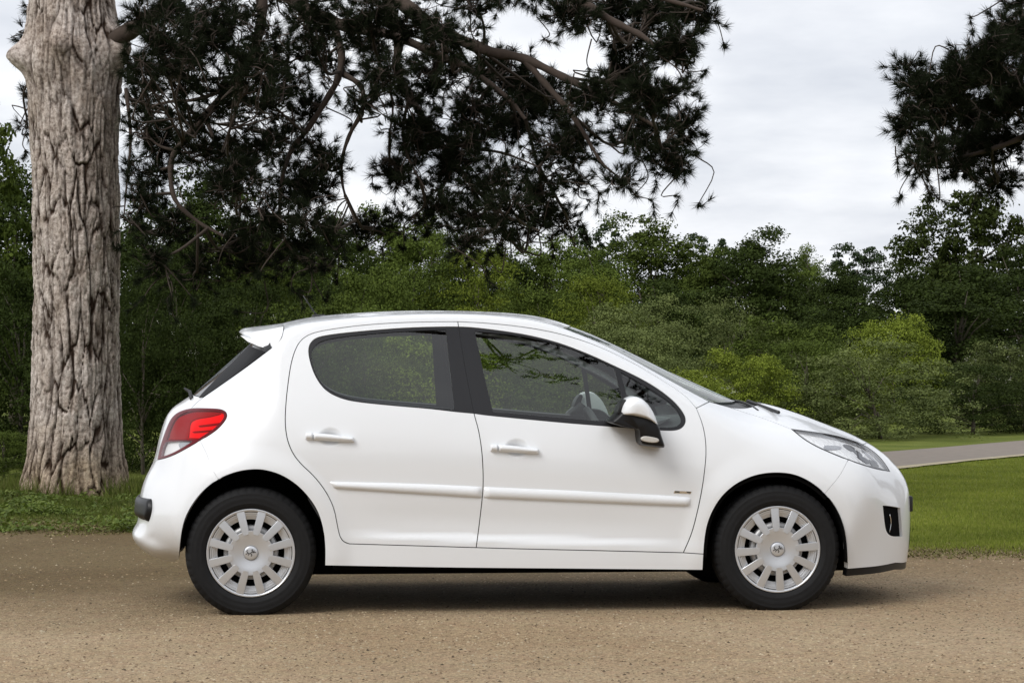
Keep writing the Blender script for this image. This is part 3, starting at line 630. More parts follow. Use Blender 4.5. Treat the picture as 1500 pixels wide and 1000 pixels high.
def pine_foliage(parent, blobs, limbs, org, seed, depth_sp, nd=46, needle_w=.0026, sc_n=1.0):
    """blobs: (u, v, ru, rv, n, D); limbs: world polylines with radii"""
    r = np.random.default_rng(seed); tw = Tubes(); ne = Needles(); org = np.array(org)
    LP = np.vstack([P for P, _ in limbs]); kd = kdtree.KDTree(len(LP))
    for i, p in enumerate(LP): kd.insert(Vector(p), i)
    kd.balance()
    for (u, v, ru, rv, n, D) in blobs:
        n = int(n * sc_n); c = P3(u, v, D); k = D / FPX
        sp = np.array([ru * k, depth_sp * max(ru, rv) * k, rv * k])
        # main twig from the nearest limb into the blob
        co, i, dist = kd.find(Vector(c)); st = np.array(co)
        nsub = max(3, n // 7); subs = []
        d = r.normal(size=(nsub, 3)); d /= np.linalg.norm(d, axis=1, keepdims=True); subs = c + d * sp * (r.random(nsub) ** .5 * .85)[:, None]
        mid = (st + c) / 2 + r.normal(size=3) * .08 * dist + np.array([0, 0, -.10 * dist])
        main = curve3([st, mid, c], 10); tw.add(main - org, np.linspace(.016, .008, len(main)), 5)
        for s_ in subs:
            a = main[r.integers(len(main) // 2, len(main))]; L_ = np.linalg.norm(s_ - a)
            m1 = a + (s_ - a) * .35 + r.normal(size=3) * .16 * L_; m2 = a + (s_ - a) * .7 + r.normal(size=3) * .14 * L_
            tp = curve3([a, m1, m2, s_], 9); tw.add(tp - org, np.linspace(.008, .004, len(tp)), 4)
            per = max(1, int(round(n / nsub)))
            dd = r.normal(size=(per, 3)); dd /= np.linalg.norm(dd, axis=1, keepdims=True); tips = s_ + dd * np.array([.16, .16, .13]) * (.4 + .8 * r.random(per))[:, None]
            ax = tips - s_ + np.array([0, 0, .05]) + .25 * (tips - c); ax /= np.linalg.norm(ax, axis=1, keepdims=True) + 1e-9
            for t_ in tips:
                w = curve3([s_, (s_ + t_) / 2 + r.normal(size=3) * .03, t_], 4); tw.add(w - org, np.linspace(.004, .003, len(w)), 3)
            ne.tuft(tips - org, ax, nd, .095, needle_w, r)
        for _ in range(3 if sc_n > .5 and nd > 40 else 0):      # bare drooping twigs
            a = c + r.normal(size=3) * sp * .5; e_ = a + np.array([.16 * r.normal(), .14 * r.normal(), -.10 - .26 * r.random()])
            w = curve3([a, a + (e_ - a) * .4 + r.normal(size=3) * .07, a + (e_ - a) * .75 + r.normal(size=3) * .06, e_], 12); tw.add(w - org, np.linspace(.006, .003, len(w)), 4)
            for f_ in (-1, -3, -5):
                ne.tuft((w[f_] - org)[None], ((w[f_] - w[f_ - 2]) / (np.linalg.norm(w[f_] - w[f_ - 2]) + 1e-9))[None], nd, .085, needle_w, r)
    return tw, ne
def limb(pts, r0, r1, n=26):
    P = curve3([P3(*p) for p in pts], n); return P, np.linspace(r0, r1, len(P)) * (1 + .12 * np.sin(np.arange(len(P)) * 1.7))
pine = empty('pine_tree', (PX, PY, 0))
tag(pine, 'old pine with pale plated trunk and dark needled branches reaching over the car', 'pine tree')
trk = bark_trunk('trunk', pine, 9.5, 264, 500, .41); trk.data.materials.append(pine_bark)
k = PY
LB = [
 limb([(128, 75, 21.0), (190, 45, 20.8), (226, 20, 20.6), (262, -8, 20.4), (330, -60, 20.2), (420, -110, 20)], .085, .03),
 limb([(125, -230, 21.1), (300, -170, 20.4), (372, -70, 20), (383, 0, 19.9), (380, 45, 19.9), (364, 92, 19.8), (338, 126, 19.8), (300, 170, 19.8), (262, 214, 19.7), (250, 244, 19.7), (256, 292, 19.6), (290, 325, 19.6), (328, 346, 19.5)], .06, .012, 60),
 limb([(125, -260, 21.1), (300, -110, 20.6), (428, 0, 20.2), (474, 25, 20.1), (516, 41, 20), (570, 50, 19.9), (620, 70, 19.8), (680, 98, 19.7), (740, 140, 19.6), (770, 175, 19.5)], .075, .015, 50),
 limb([(488, 33, 20.1), (500, 76, 20), (495, 113, 19.9), (482, 139, 19.9), (453, 185, 19.8), (428, 218, 19.8), (415, 252, 19.7), (410, 294, 19.7), (411, 336, 19.6), (432, 372, 19.6), (462, 398, 19.5)], .034, .008, 44),
 limb([(497, 105, 20), (528, 126, 19.8), (531, 160, 19.7), (512, 197, 19.7), (501, 235, 19.6), (503, 277, 19.6), (520, 323, 19.5)], .026, .008, 30),
 limb([(125, -330, 21.1), (400, -140, 20.5), (584, 0, 20.1), (612, 24, 20), (660, 52, 19.9), (720, 76, 19.7), (768, 86, 19.6), (840, 120, 19.4), (900, 150, 19.2), (960, 185, 19.1)], .085, .014, 50),
 limb([(560, -20, 20.1), (574, 20, 20), (584, 60, 19.9), (581, 100, 19.9), (600, 140, 19.8), (632, 192, 19.7), (668, 240, 19.6), (700, 280, 19.5), (738, 314, 19.4), (790, 338, 19.3)], .05, .010, 40),
 limb([(700, -40, 19.8), (790, -30, 19.6), (848, 0, 19.4), (900, 32, 19.3), (940, 52, 19.2), (968, 74, 19.1), (1000, 95, 19)], .05, .012, 30),
 limb([(768, 86, 19.6), (800, 124, 19.5), (832, 160, 19.4), (856, 196, 19.3), (880, 236, 19.2), (904, 258, 19.1)], .032, .007, 26),
 limb([(400, -140, 20.5), (600, -60, 20.2), (700, -40, 19.8), (850, -30, 19.4), (960, -5, 19.1), (1030, 15, 19)], .06, .012, 30),
 limb([(340, 126, 19.8), (290, 145, 20), (240, 150, 20.2), (205, 165, 20.3)], .022, .007, 16),
 limb([(300, 170, 19.8), (318, 215, 19.7), (345, 260, 19.6), (352, 310, 19.5), (340, 345, 19.5)], .02, .006, 20),
 limb([(184, 130, 20.7), (191, 200, 20.6), (186, 260, 20.6), (181, 320, 20.5)], .018, .006, 16),
 limb([(600, 140, 19.8), (590, 190, 19.7), (600, 235, 19.6), (625, 280, 19.5)], .018, .006, 18),
 limb([(632, 192, 19.7), (690, 215, 19.6), (740, 225, 19.5), (790, 245, 19.4)], .02, .006, 18),
 limb([(545, 60, 19.9), (560, 105, 19.8), (575, 150, 19.8), (570, 200, 19.7)], .02, .006, 18),
]
lt = Tubes()
for P, rr in LB: lt.add(P - np.array([PX, PY, 0]), rr, 9)
lt.build('limbs', limb_m, pine)
BL = [(215, 150, 30, 60, 34), (235, 60, 40, 55, 50), (240, 212, 40, 32, 34), (300, 50, 60, 50, 90), (325, 140, 55, 42, 80), (300, 222, 60, 40, 70), (350, 262, 60, 36, 60), (425, 100, 40, 52, 60), (450, 30, 55, 36, 70), (412, 196, 46, 44, 60), (440, 268, 56, 44, 80),
 (395, 318, 60, 36, 55), (468, 240, 36, 44, 40), (540, 22, 55, 34, 70), (560, 100, 42, 36, 48), (620, 30, 55, 34, 55), (640, 112, 56, 42, 90), (602, 180, 40, 40, 50), (582, 245, 40, 40, 50), (690, 160, 56, 44, 90), (655, 240, 46, 42, 64), (735, 100, 64, 34, 90), (750, 185, 56, 42, 80), (716, 262, 56, 40, 70),
 (700, 320, 66, 26, 60), (648, 300, 44, 26, 34), (800, 140, 56, 40, 80), (815, 215, 46, 36, 60), (795, 285, 46, 32, 44), (775, 325, 56, 18, 40), (835, 25, 46, 28, 48), (700, 10, 30, 14, 20), (900, 12, 46, 24, 60), (960, 14, 56, 30, 90), (1014, 22, 28, 30, 60), (928, 62, 44, 24, 50), (985, 70, 34, 26, 56), (925, 112, 56, 30, 90), (870, 145, 46, 30, 56),
 (960, 142, 50, 32, 90), (1002, 182, 20, 36, 50), (930, 190, 48, 26, 64), (985, 235, 24, 26, 42), (902, 262, 26, 10, 18), (845, 195, 34, 24, 30), (958, 225, 20, 14, 14), (255, 335, 60, 34, 46), (335, 360, 66, 30, 46), (430, 355, 56, 34, 46), (535, 335, 46, 30, 30), (200, 290, 22, 46, 30), (690, 352, 60, 16, 26), (600, 320, 40, 22, 20),
 (250, 20, 44, 26, 40), (330, 15, 50, 24, 44), (395, 150, 34, 34, 36), (275, 90, 44, 30, 40), (365, 100, 36, 30, 36), (480, 90, 36, 30, 34), (455, 150, 30, 30, 26), (205, 105, 20, 34, 26), (212, 195, 22, 40, 26), (262, 115, 34, 34, 34), (268, 178, 34, 30, 30), (220, 20, 34, 20, 24), (225, 380, 46, 20, 20), (290, 395, 56, 18, 20), (380, 390, 50, 22, 26), (470, 330, 44, 30, 30), (470, 385, 40, 18, 16), (215, 255, 34, 30, 30), (380, 60, 40, 46, 50), (370, 225, 46, 34, 44), (520, 150, 22, 30, 14), (545, 60, 44, 30, 40), (660, 60, 40, 30, 40), (760, 130, 46, 30, 50), (620, 215, 40, 32, 40), (680, 210, 44, 32, 44), (745, 300, 44, 24, 30), (840, 262, 30, 16, 18), (830, 325, 22, 12, 12), (52, 8, 10, 8, 6), (42, 46, 12, 10, 8), (46, 145, 8, 14, 8), (760, -20, 200, 22, 140), (400, -20, 200, 24, 140), (40, 188, 10, 14, 6)]
r_ = np.random.default_rng(3)
BL = [(u, v, ru * 1.04, rv * 1.04, n * 1.75, 19.7 + .7 * r_.normal() if u > 100 else 22.2) for (u, v, ru, rv, n) in BL]
tw, ne = pine_foliage(pine, BL, LB, (PX, PY, 0), 21, .8, 62, .0021)
# the rest of the crown, above the picture
up = np.random.default_rng(31)
UB = []
for i in range(70):
    x = PX + 1.6 + 3.0 * up.normal(); yy = 22.6 + 2.0 * up.normal(); yy = max(yy, 19.8); z = 6.0 + 2.8 * up.random()
    z = max(z, CAMH + (VHOR + 40) / FPX * yy + .35)
    UB.append((750 + x / yy * FPX, VHOR - (z - CAMH) / yy * FPX, 150, 70, 38, yy))
T2 = [curve3([(PX, PY, 6 + i * .4), (PX + 2.5 * math.cos(a), PY + 2.5 * math.sin(a), 6.7 + i * .35), (PX + 6 * math.cos(a), PY + 6 * math.sin(a), 6.9 + i * .3)], 14) for i, a in enumerate((-1.5, -.7, -2.3, -.2, -1.1, .6, 2.4, -1.9))]
l2 = Tubes()
for P in T2: l2.add(P - np.array([PX, PY, 0]), np.linspace(.09, .02, len(P)), 7)
l2.build('upper_limbs', limb_m, pine)
tw2, ne2 = pine_foliage(pine, UB, [(P, 0) for P in T2], (PX, PY, 0), 22, .9, 26, .006)
tw.V += tw2.V; tw.F += [f + tw.b for f in tw2.F]; ne.V += ne2.V
tw.build('twigs', twig_m, pine); ne.build('needles', needle_m, pine)

# second pine, its trunk beyond the right edge, one bough in the picture
P2X, P2Y = 8.4, 18.5
pine2 = empty('pine_tree', (P2X, P2Y, 0)); tag(pine2, 'dark pine bough reaching in above the lane, its trunk outside the picture', 'pine tree')
t = np.linspace(0, 1, 14); o_ = tube('trunk', np.c_[.1 * np.sin(t * 4), 0 * t, t * 9 - .1], np.linspace(.36, .12, 14), limb_m, pine2, 16)
LB2 = [limb([(2310, -80, 18.5), (1950, -40, 18.6), (1700, 40, 18.8), (1560, 90, 19), (1480, 110, 19.6), (1410, 130, 19.7), (1350, 145, 19.7)], .06, .010, 40), limb([(1700, 40, 18.8), (1580, 150, 18.9), (1500, 200, 19), (1430, 225, 19.1), (1360, 240, 19.2)], .04, .008, 26), limb([(1620, 65, 18.9), (1530, 40, 19), (1470, 60, 19), (1420, 80, 19.1)], .03, .008, 20)]
lt = Tubes()
for P, rr in LB2: lt.add(P - np.array([P2X, P2Y, 0]), rr, 8)
lt.build('limbs', limb_m, pine2)
BL2 = [(1338, 112, 22, 32, 44), (1360, 150, 40, 42, 90), (1330, 180, 18, 24, 34), (1402, 112, 42, 36, 100), (1420, 165, 50, 42, 120), (1450, 88, 42, 40, 110), (1482, 50, 36, 36, 90), (1485, 140, 40, 46, 120), (1468, 208, 34, 32, 60), (1420, 215, 40, 28, 66), (1366, 218, 28, 20, 36), (1344, 240, 12, 12, 12), (1402, 246, 28, 14, 28), (1468, 262, 24, 18, 34), (1497, 6, 22, 14, 26), (1530, 90, 40, 50, 90), (1540, 190, 40, 50, 80), (1600, 60, 60, 60, 90), (1640, 140, 60, 60, 80), (1720, 40, 80, 60, 80)]
BL2 = [(u, v, ru, rv, n * 1.7, 19.1 + .5 * r_.normal()) for (u, v, ru, rv, n) in BL2]
tw, ne = pine_foliage(pine2, BL2, LB2, (P2X, P2Y, 0), 23, .8, 60, .0022)
tw.build('twigs', twig_m, pine2); ne.build('needles', needle_m, pine2)

# third pine beside the camera: outside the picture, but its boughs are mirrored in the upper part of the car's windows
P3X, P3Y = 4.6, 7.6
pine3 = empty('pine_tree', (P3X, P3Y, 0)); tag(pine3, 'pine beside the camera position, seen only as a dark reflection in the car windows', 'pine tree')
tube('trunk', np.c_[.1 * np.sin(t * 3), .06 * np.cos(t * 5), t * 10 - .1], np.linspace(.34, .10, 14), limb_m, pine3, 16)
LB3 = [(curve3([(P3X, P3Y, 5.8 + .5 * i), (P3X + 2.2 * math.cos(a), P3Y + 2.2 * math.sin(a), 6.7 + .4 * i), (P3X + L_ * math.cos(a), P3Y + L_ * math.sin(a), 7.0 + .3 * i)], 14), 0) for i, (a, L_) in enumerate(((2.5, 6.5), (2.9, 6.5), (3.3, 6.0), (2.1, 5.5), (1.2, 4), (4.4, 4), (-.6, 4), (2.7, 6)))]
lt = Tubes()
for P, _ in LB3: lt.add(P - np.array([P3X, P3Y, 0]), np.linspace(.08, .02, len(P)), 7)
lt.build('limbs', limb_m, pine3)
UB = []
for i in range(64):
    x = .7 + 1.8 * up.normal(); yy = 8.3 + 1.4 * up.normal(); yy = max(yy, 6.1); z = 7.0 + 1.4 * up.random()
    UB.append((750 + x / yy * FPX, VHOR - (z - CAMH) / yy * FPX, 250, 90, 34, yy))
tw, ne = pine_foliage(pine3, UB, LB3, (P3X, P3Y, 0), 29, .9, 26, .006)
tw.build('twigs', twig_m, pine3); ne.build('needles', needle_m, pine3)

# ------------------------------------------------------------------ the car
CAR_X, CAR_Y = -0.048, 12.127
YAW = math.atan2(0.22, 2.5306)
_c, _s = math.cos(YAW), math.sin(YAW)
_o = (0 - CAR_X, 0 - CAR_Y, CAMH)
LO = np.array([_c * _o[0] + _s * _o[1], -_s * _o[0] + _c * _o[1], _o[2]])
def ray_dir(u, v):
    u = np.asarray(u, float); v = np.asarray(v, float)
    a = (u - 750) / FPX; b = (500 - v) / FPX
    dx, dy, dz = a, math.cos(PITCH) - b * math.sin(PITCH), math.sin(PITCH) + b * math.cos(PITCH)
    return np.stack([_c * dx + _s * dy, -_s * dx + _c * dy, dz], -1)
def plane_pt(P, y):
    """photo points on the car's lengthwise plane at lateral y -> (x, z) in the car's frame"""
    P = np.asarray(P, float); d = ray_dir(P[:, 0], P[:, 1]); t = (np.asarray(y) - LO[1]) / d[:, 1]
    return np.stack([LO[0] + t * d[:, 0], LO[2] + t * d[:, 2]], -1)

# side outline of the body (photo rows and columns), then turned into metres on the centre plane
def seg_outline():
    A = [  # u, v, bulge, k
        (262, 822, .10, .10), (232, 815, .10, .10), (214, 805, .10, .10), (201, 793, .11, .10), (194.5, 782, .12, .09), (194, 774, .12, .06), (200, 768.5, .12, .06),
        (203.5, 760, .13, .10), (204.5, 745, .13, .12), (206, 728, .13, .12), (210, 709, .13, .12), (216, 694, .13, .12), (225, 677, .13, .12), (230, 660, .13, .12),
        (233, 645, .13, .12), (238, 627, .13, .16), (245, 608, .13, .19), (256, 594, .13, .22), (270, 586, .12, .24), (284, 576, .11, .26), (326, 541, .10, .24),
        (349, 519, .09, .20), (366, 502, .07, .13), (388, 484, .045, .06), (416, 473, .032, .03), (463, 464, .03, .025), (520, 459, .028, .025), (580, 456, .027, .025),
        (640, 455.5, .027, .025), (713, 457.3, .030, .025), (767, 461.5, .034, .025), (800, 467.5, .045, .025), (831, 477, .060, .03), (863, 489, .065, .03), (895, 503.5, .065, .03),
        (953, 532, .070, .03), (993, 552, .075, .04), (1035, 571, .080, .05), (1062, 582, .085, .07), (1080, 586.5, .09, .09), (1097, 588, .09, .10), (1119, 591, .085, .12), (1156, 602, .085, .12),
        (1197.6, 617.5, .09, .12), (1234, 631.5, .10, .12), (1262.5, 645, .13, .13), (1288.5, 661, .17, .14), (1310, 680, .21, .15), (1321, 693, .23, .15), (1328, 707, .24, .15), (1331.5, 722, .24, .15),
        (1333, 748, .24, .15), (1332.5, 774, .24, .15), (1331, 800, .24, .15), (1328.5, 819, .24, .15), (1327, 836, .24, .15), (1326, 852, .24, .15), (1325, 872, .24, .15)]
    A = np.array(A)
    S = spline(A[:, :2], 1.5, 24)
    d = np.hypot(S[:, None, 0] - A[None, :, 0], S[:, None, 1] - A[None, :, 1])
    w = 1 / (d + 2) ** 3; w /= w.sum(1, keepdims=True)
    # the nose is round in plan: the eye grazes it a little this side of the centre line
    wn_ = np.clip((w @ A[:, 2] - .10) / .14, 0, 1) * (S[:, 0] > 1150)
    XZ = plane_pt(S, -.20 * wn_); XZ[:, 0] += .022 * wn_
    return XZ, w @ A[:, 2], w @ A[:, 3]
OUT, OBU, OK_ = seg_outline()
# close underneath
_low = np.array([[2.09, -0.6], [-1.5, -0.6]])
OUTC = np.vstack([OUT, _low])
GX = np.arange(-2.15, 2.36, 0.01); GZ = np.arange(-0.05, 1.66, 0.01)
def build_field():
    X, Z = np.meshgrid(GX, GZ, indexing='ij'); P = np.stack([X.ravel(), Z.ravel()], -1)
    best = np.full(len(P), 1e9); bi = np.zeros(len(P), int); inside = np.zeros(len(P), bool)
    n = len(OUTC)
    for i in range(n):
        a = OUTC[i]; b = OUTC[(i + 1) % n]; e = b - a
        t = np.clip(((P - a) @ e) / (e @ e), 0, 1)
        q = P - a - t[:, None] * e; d = (q * q).sum(1)
        m = d < best; best[m] = d[m]; bi[m] = i
        c = (a[1] > P[:, 1]) != (b[1] > P[:, 1])
        with np.errstate(divide='ignore', invalid='ignore'):
            xc = a[0] + (P[:, 1] - a[1]) * e[0] / (e[1] if e[1] else 1e-12)
        inside ^= c & (P[:, 0] < xc)
    sd = np.sqrt(best); sd[inside] *= -1
    bu = np.concatenate([OBU, [.1, .1]])[bi]; kk = np.concatenate([OK_, [.1, .1]])[bi]
    sd = sd.reshape(X.shape); bu = bu.reshape(X.shape); kk = kk.reshape(X.shape)
    def blur(a, n, r=1):
        for _ in range(n):
            p = np.pad(a, r, mode='edge'); a = (p[:-2, 1:-1] + p[2:, 1:-1] + p[1:-1, :-2] + p[1:-1, 2:] + 2 * a) / 6
        return a
    sb = blur(sd, 260); w = np.clip((-sd - .03) / .10, 0, 1); w = w * w * (3 - 2 * w)
    return blur(sd * (1 - w) + sb * w, 3), blur(bu, 260), blur(kk, 200)
SDF, BUF, KF = build_field()
FIELDS = np.stack([SDF, BUF, KF], -1)
def sample(x, z):
    fx = np.clip((x - GX[0]) / 0.01, 1.001, len(GX) - 3.001); fz = np.clip((z - GZ[0]) / 0.01, 1.001, len(GZ) - 3.001)
    ix = fx.astype(int); iz = fz.astype(int); tx = fx - ix; tz = fz - iz
    def cr(t): return ((1 - t) ** 3 / 6, (3 * t ** 3 - 6 * t * t + 4) / 6, (-3 * t ** 3 + 3 * t * t + 3 * t + 1) / 6, t ** 3 / 6)
    wx = cr(tx); wz = cr(tz)
    r = 0
    for i in range(4):
        for j in range(4):
            r = r + (wx[i] * wz[j])[..., None] * FIELDS[ix + i - 1, iz + j - 1]
    return r[..., 0], r[..., 1], r[..., 2]

def cubic_table(xs, ys):
    """natural cubic spline through a table"""
    xs = np.array(xs, float); ys = np.array(ys, float); n = len(xs)
    h = np.diff(xs); A = np.zeros((n, n)); r = np.zeros(n); A[0, 0] = A[-1, -1] = 1
    for i in range(1, n - 1):
        A[i, i - 1:i + 2] = [h[i - 1], 2 * (h[i - 1] + h[i]), h[i]]
        r[i] = 6 * ((ys[i + 1] - ys[i]) / h[i] - (ys[i] - ys[i - 1]) / h[i - 1])
    M = np.linalg.solve(A, r)
    def f(x):
        x = np.clip(x, xs[0], xs[-1]); i = np.clip(np.searchsorted(xs, x) - 1, 0, n - 2)
        a = xs[i + 1] - x; b = x - xs[i]; hh = h[i]
        return M[i] * a ** 3 / (6 * hh) + M[i + 1] * b ** 3 / (6 * hh) + (ys[i] / hh - M[i] * hh / 6) * a + (ys[i + 1] / hh - M[i + 1] * hh / 6) * b
    return f
def sstep(a, b, x):
    t = np.clip((x - a) / (b - a), 0, 1); return t * t * (3 - 2 * t)
BODYW = cubic_table([0.0, .12, .20, .30, .42, .55, .68, .80, .90, 1.0, 1.10, 1.3, 1.7], [.80, .825, .838, .844, .850, .858, .862, .860, .853, .840, .815, .76, .62])
DIMPLES = []          # (x, z) of the door handle cups
def belt(x): return 0.945 - 0.089 * x + 0.02 * sstep(.3, -1.2, x)
def Wside(x, z):
    w = BODYW(z)
    # lower door ledge between the wheels: sill stands proud of the door skin
    win = sstep(-.93, -.45, x) * sstep(1.0, .35, x)
    zc = .352 - .034 * x
    w = w + win * (.016 * sstep(zc + .028, zc - .012, z) - .006 * np.exp(-((z - zc - .09) / .07) ** 2))
    w = w - .10 * np.clip((-x - .95) / 1.0, 0, 2) ** 2 - .11 * np.clip((x - .95) / 1.15, 0, 2) ** 2.2 - .006 * x * x
    for sx in (-1.27, 1.27):     # flared wheel arches
        r = np.hypot((x - sx), (z - .28) * .92)
        w = w + .017 * sstep(.50, .385, r) * sstep(.1, .3, z)
    for (hx, hz) in DIMPLES:
        q = ((x - hx) / .060) ** 2 + ((z - hz) / .046) ** 2
        w = w - .024 * np.clip(1 - q, 0, 1) ** 1.3
    zb = belt(x); dz = z - zb
    g = .822 - .405 * dz - .13 * np.clip(dz, 0, 1) ** 2 - .075 * np.clip(-.35 - x, 0, 2) ** 2 - .03 * np.clip(x - .3, 0, 2) ** 2
    k = .07
    h = np.clip(.5 + .5 * (g - w) / k, 0, 1)
    return g * (1 - h) + w * h - k * h * (1 - h)
def G(x, y, z):
    ay = np.abs(y); sd, bu, kk = sample(x, z)
    a = sd + bu * (ay / .60) ** 2.2
    b = ay - Wside(x, z)
    h = np.clip(.5 + .5 * (a - b) / kk, 0, 1)
    return b * (1 - h) + a * h + kk * h * (1 - h)
def grad(P):
    e = 1.5e-3; x, y, z = P.T
    g = np.stack([G(x + e, y, z) - G(x - e, y, z), G(x, y + e, z) - G(x, y - e, z), G(x, y, z + e) - G(x, y, z - e)], -1)
    return g / (np.linalg.norm(g, axis=1, keepdims=True) + 1e-12)
def bis(f, lo, hi, n=26):
    """f increasing: root between lo (inside) and hi (outside), arrays"""
    for _ in range(n):
        m = .5 * (lo + hi); pos = f(m) > 0
        hi = np.where(pos, m, hi); lo = np.where(pos, lo, m)
    return .5 * (lo + hi)
def hit(P):
    """photo points -> points on the near side of the body surface"""
    P = np.asarray(P, float); d = ray_dir(P[:, 0], P[:, 1])
    def at(y): t = (y - LO[1]) / d[:, 1]; return LO + t[:, None] * d
    ys = np.linspace(-1.0, .3, 90); n = len(P)
    lo = np.full(n, np.nan); bestg = np.full(n, 1e9); besty = np.zeros(n)
    for y in ys:
        p = at(np.full(n, y)); g = G(*p.T)
        m = g < bestg; bestg[m] = g[m]; besty[m] = y
        new = np.isnan(lo) & (g < 0); lo[new] = y
    ok = ~np.isnan(lo)
    a = np.where(ok, lo, besty); b = np.where(ok, a - (ys[1] - ys[0]), besty)
    for _ in range(22):
        m = .5 * (a + b); g = G(*at(m).T); pos = g > 0
        b = np.where(pos, m, b); a = np.where(pos, a, m)
    return at(.5 * (a + b))

class Chart:
    pass
class Side(Chart):
    def to2(s, P): return P[:, [0, 2]]
    def to3(s, Q):
        x, z = Q.T; y = bis(lambda m: G(x, m, z), np.zeros(len(x)), np.full(len(x), 1.05)); return np.stack([x, -y, z], -1)
class Top(Chart):
    def to2(s, P): return np.stack([P[:, 0], -P[:, 1]], -1)      # y>0 means near side
    def to3(s, Q):
        x, y = Q.T; z = bis(lambda m: G(x, -y, m), np.full(len(x), .55), np.full(len(x), 1.62)); return np.stack([x, -y, z], -1)
class Polar(Chart):
    def __init__(s, x0, sg): s.x0, s.sg, s.R = x0, sg, .95
    def to2(s, P): return np.stack([np.arctan2(-P[:, 1], s.sg * (P[:, 0] - s.x0)) * s.R, P[:, 2]], -1)
    def to3(s, Q):
        a = Q[:, 0] / s.R; z = Q[:, 1]; ca, sa = np.cos(a) * s.sg, np.sin(a)
        r = bis(lambda m: G(s.x0 + ca * m, -sa * m, z), np.zeros(len(a)), np.full(len(a), 1.7)); return np.stack([s.x0 + ca * r, -sa * r, z], -1)
SIDE, TOP, FRONT, REAR = Side(), Top(), Polar(.72, 1), Polar(-.95, -1)

def area2(P): return .5 * np.sum(P[:, 0] * np.roll(P[:, 1], -1) - np.roll(P[:, 0], -1) * P[:, 1])
def clean(P, eps=.0015):
    keep = [P[0]]
    for p in P[1:]:
        if np.hypot(*(p - keep[-1])) > eps: keep.append(p)
    if np.hypot(*(keep[0] - keep[-1])) < eps: keep.pop()
    return np.array(keep)
def inset(P, d):
    """shrink a counter-clockwise polygon"""
    e0 = P - np.roll(P, 1, 0); e1 = np.roll(P, -1, 0) - P
    n0 = np.stack([-e0[:, 1], e0[:, 0]], -1); n1 = np.stack([-e1[:, 1], e1[:, 0]], -1)
    n0 /= np.linalg.norm(n0, axis=1, keepdims=True) + 1e-12; n1 /= np.linalg.norm(n1, axis=1, keepdims=True) + 1e-12
    n = n0 + n1; l = (n * n).sum(1, keepdims=True) / 2
    return P + d * n / np.clip(l, .35, 9)
def inpoly(P, poly):
    r = np.zeros(len(P), bool); n = len(poly)
    for i in range(n):
        a = poly[i]; b = poly[(i + 1) % n]
        c = (a[1] > P[:, 1]) != (b[1] > P[:, 1])
        if not c.any(): continue
        r ^= c & (P[:, 0] < a[0] + (P[:, 1] - a[1]) * (b[0] - a[0]) / (b[1] - a[1] + 1e-15))
    return r
def pdist(P, poly):
    best = np.full(len(P), 1e9); n = len(poly)
    for i in range(n):
        a = poly[i]; e = poly[(i + 1) % n] - a
        t = np.clip(((P - a) @ e) / (e @ e + 1e-15), 0, 1); q = P - a - t[:, None] * e
        best = np.minimum(best, (q * q).sum(1))
    return np.sqrt(best)
def resample(P, step, closed=True):
    Q = np.vstack([P, P[:1]]) if closed else P
    out = []
    for a, b in zip(Q[:-1], Q[1:]):
        n = max(1, int(round(np.hypot(*(b - a)) / step)))
        for i in range(n): out.append(a + (b - a) * i / n)
    if not closed: out.append(Q[-1])
    return np.array(out)

def mirror_np(V, Fc):
    V2 = V.copy(); V2[:, 1] *= -1
    return V2, [tuple(reversed(f)) for f in Fc]

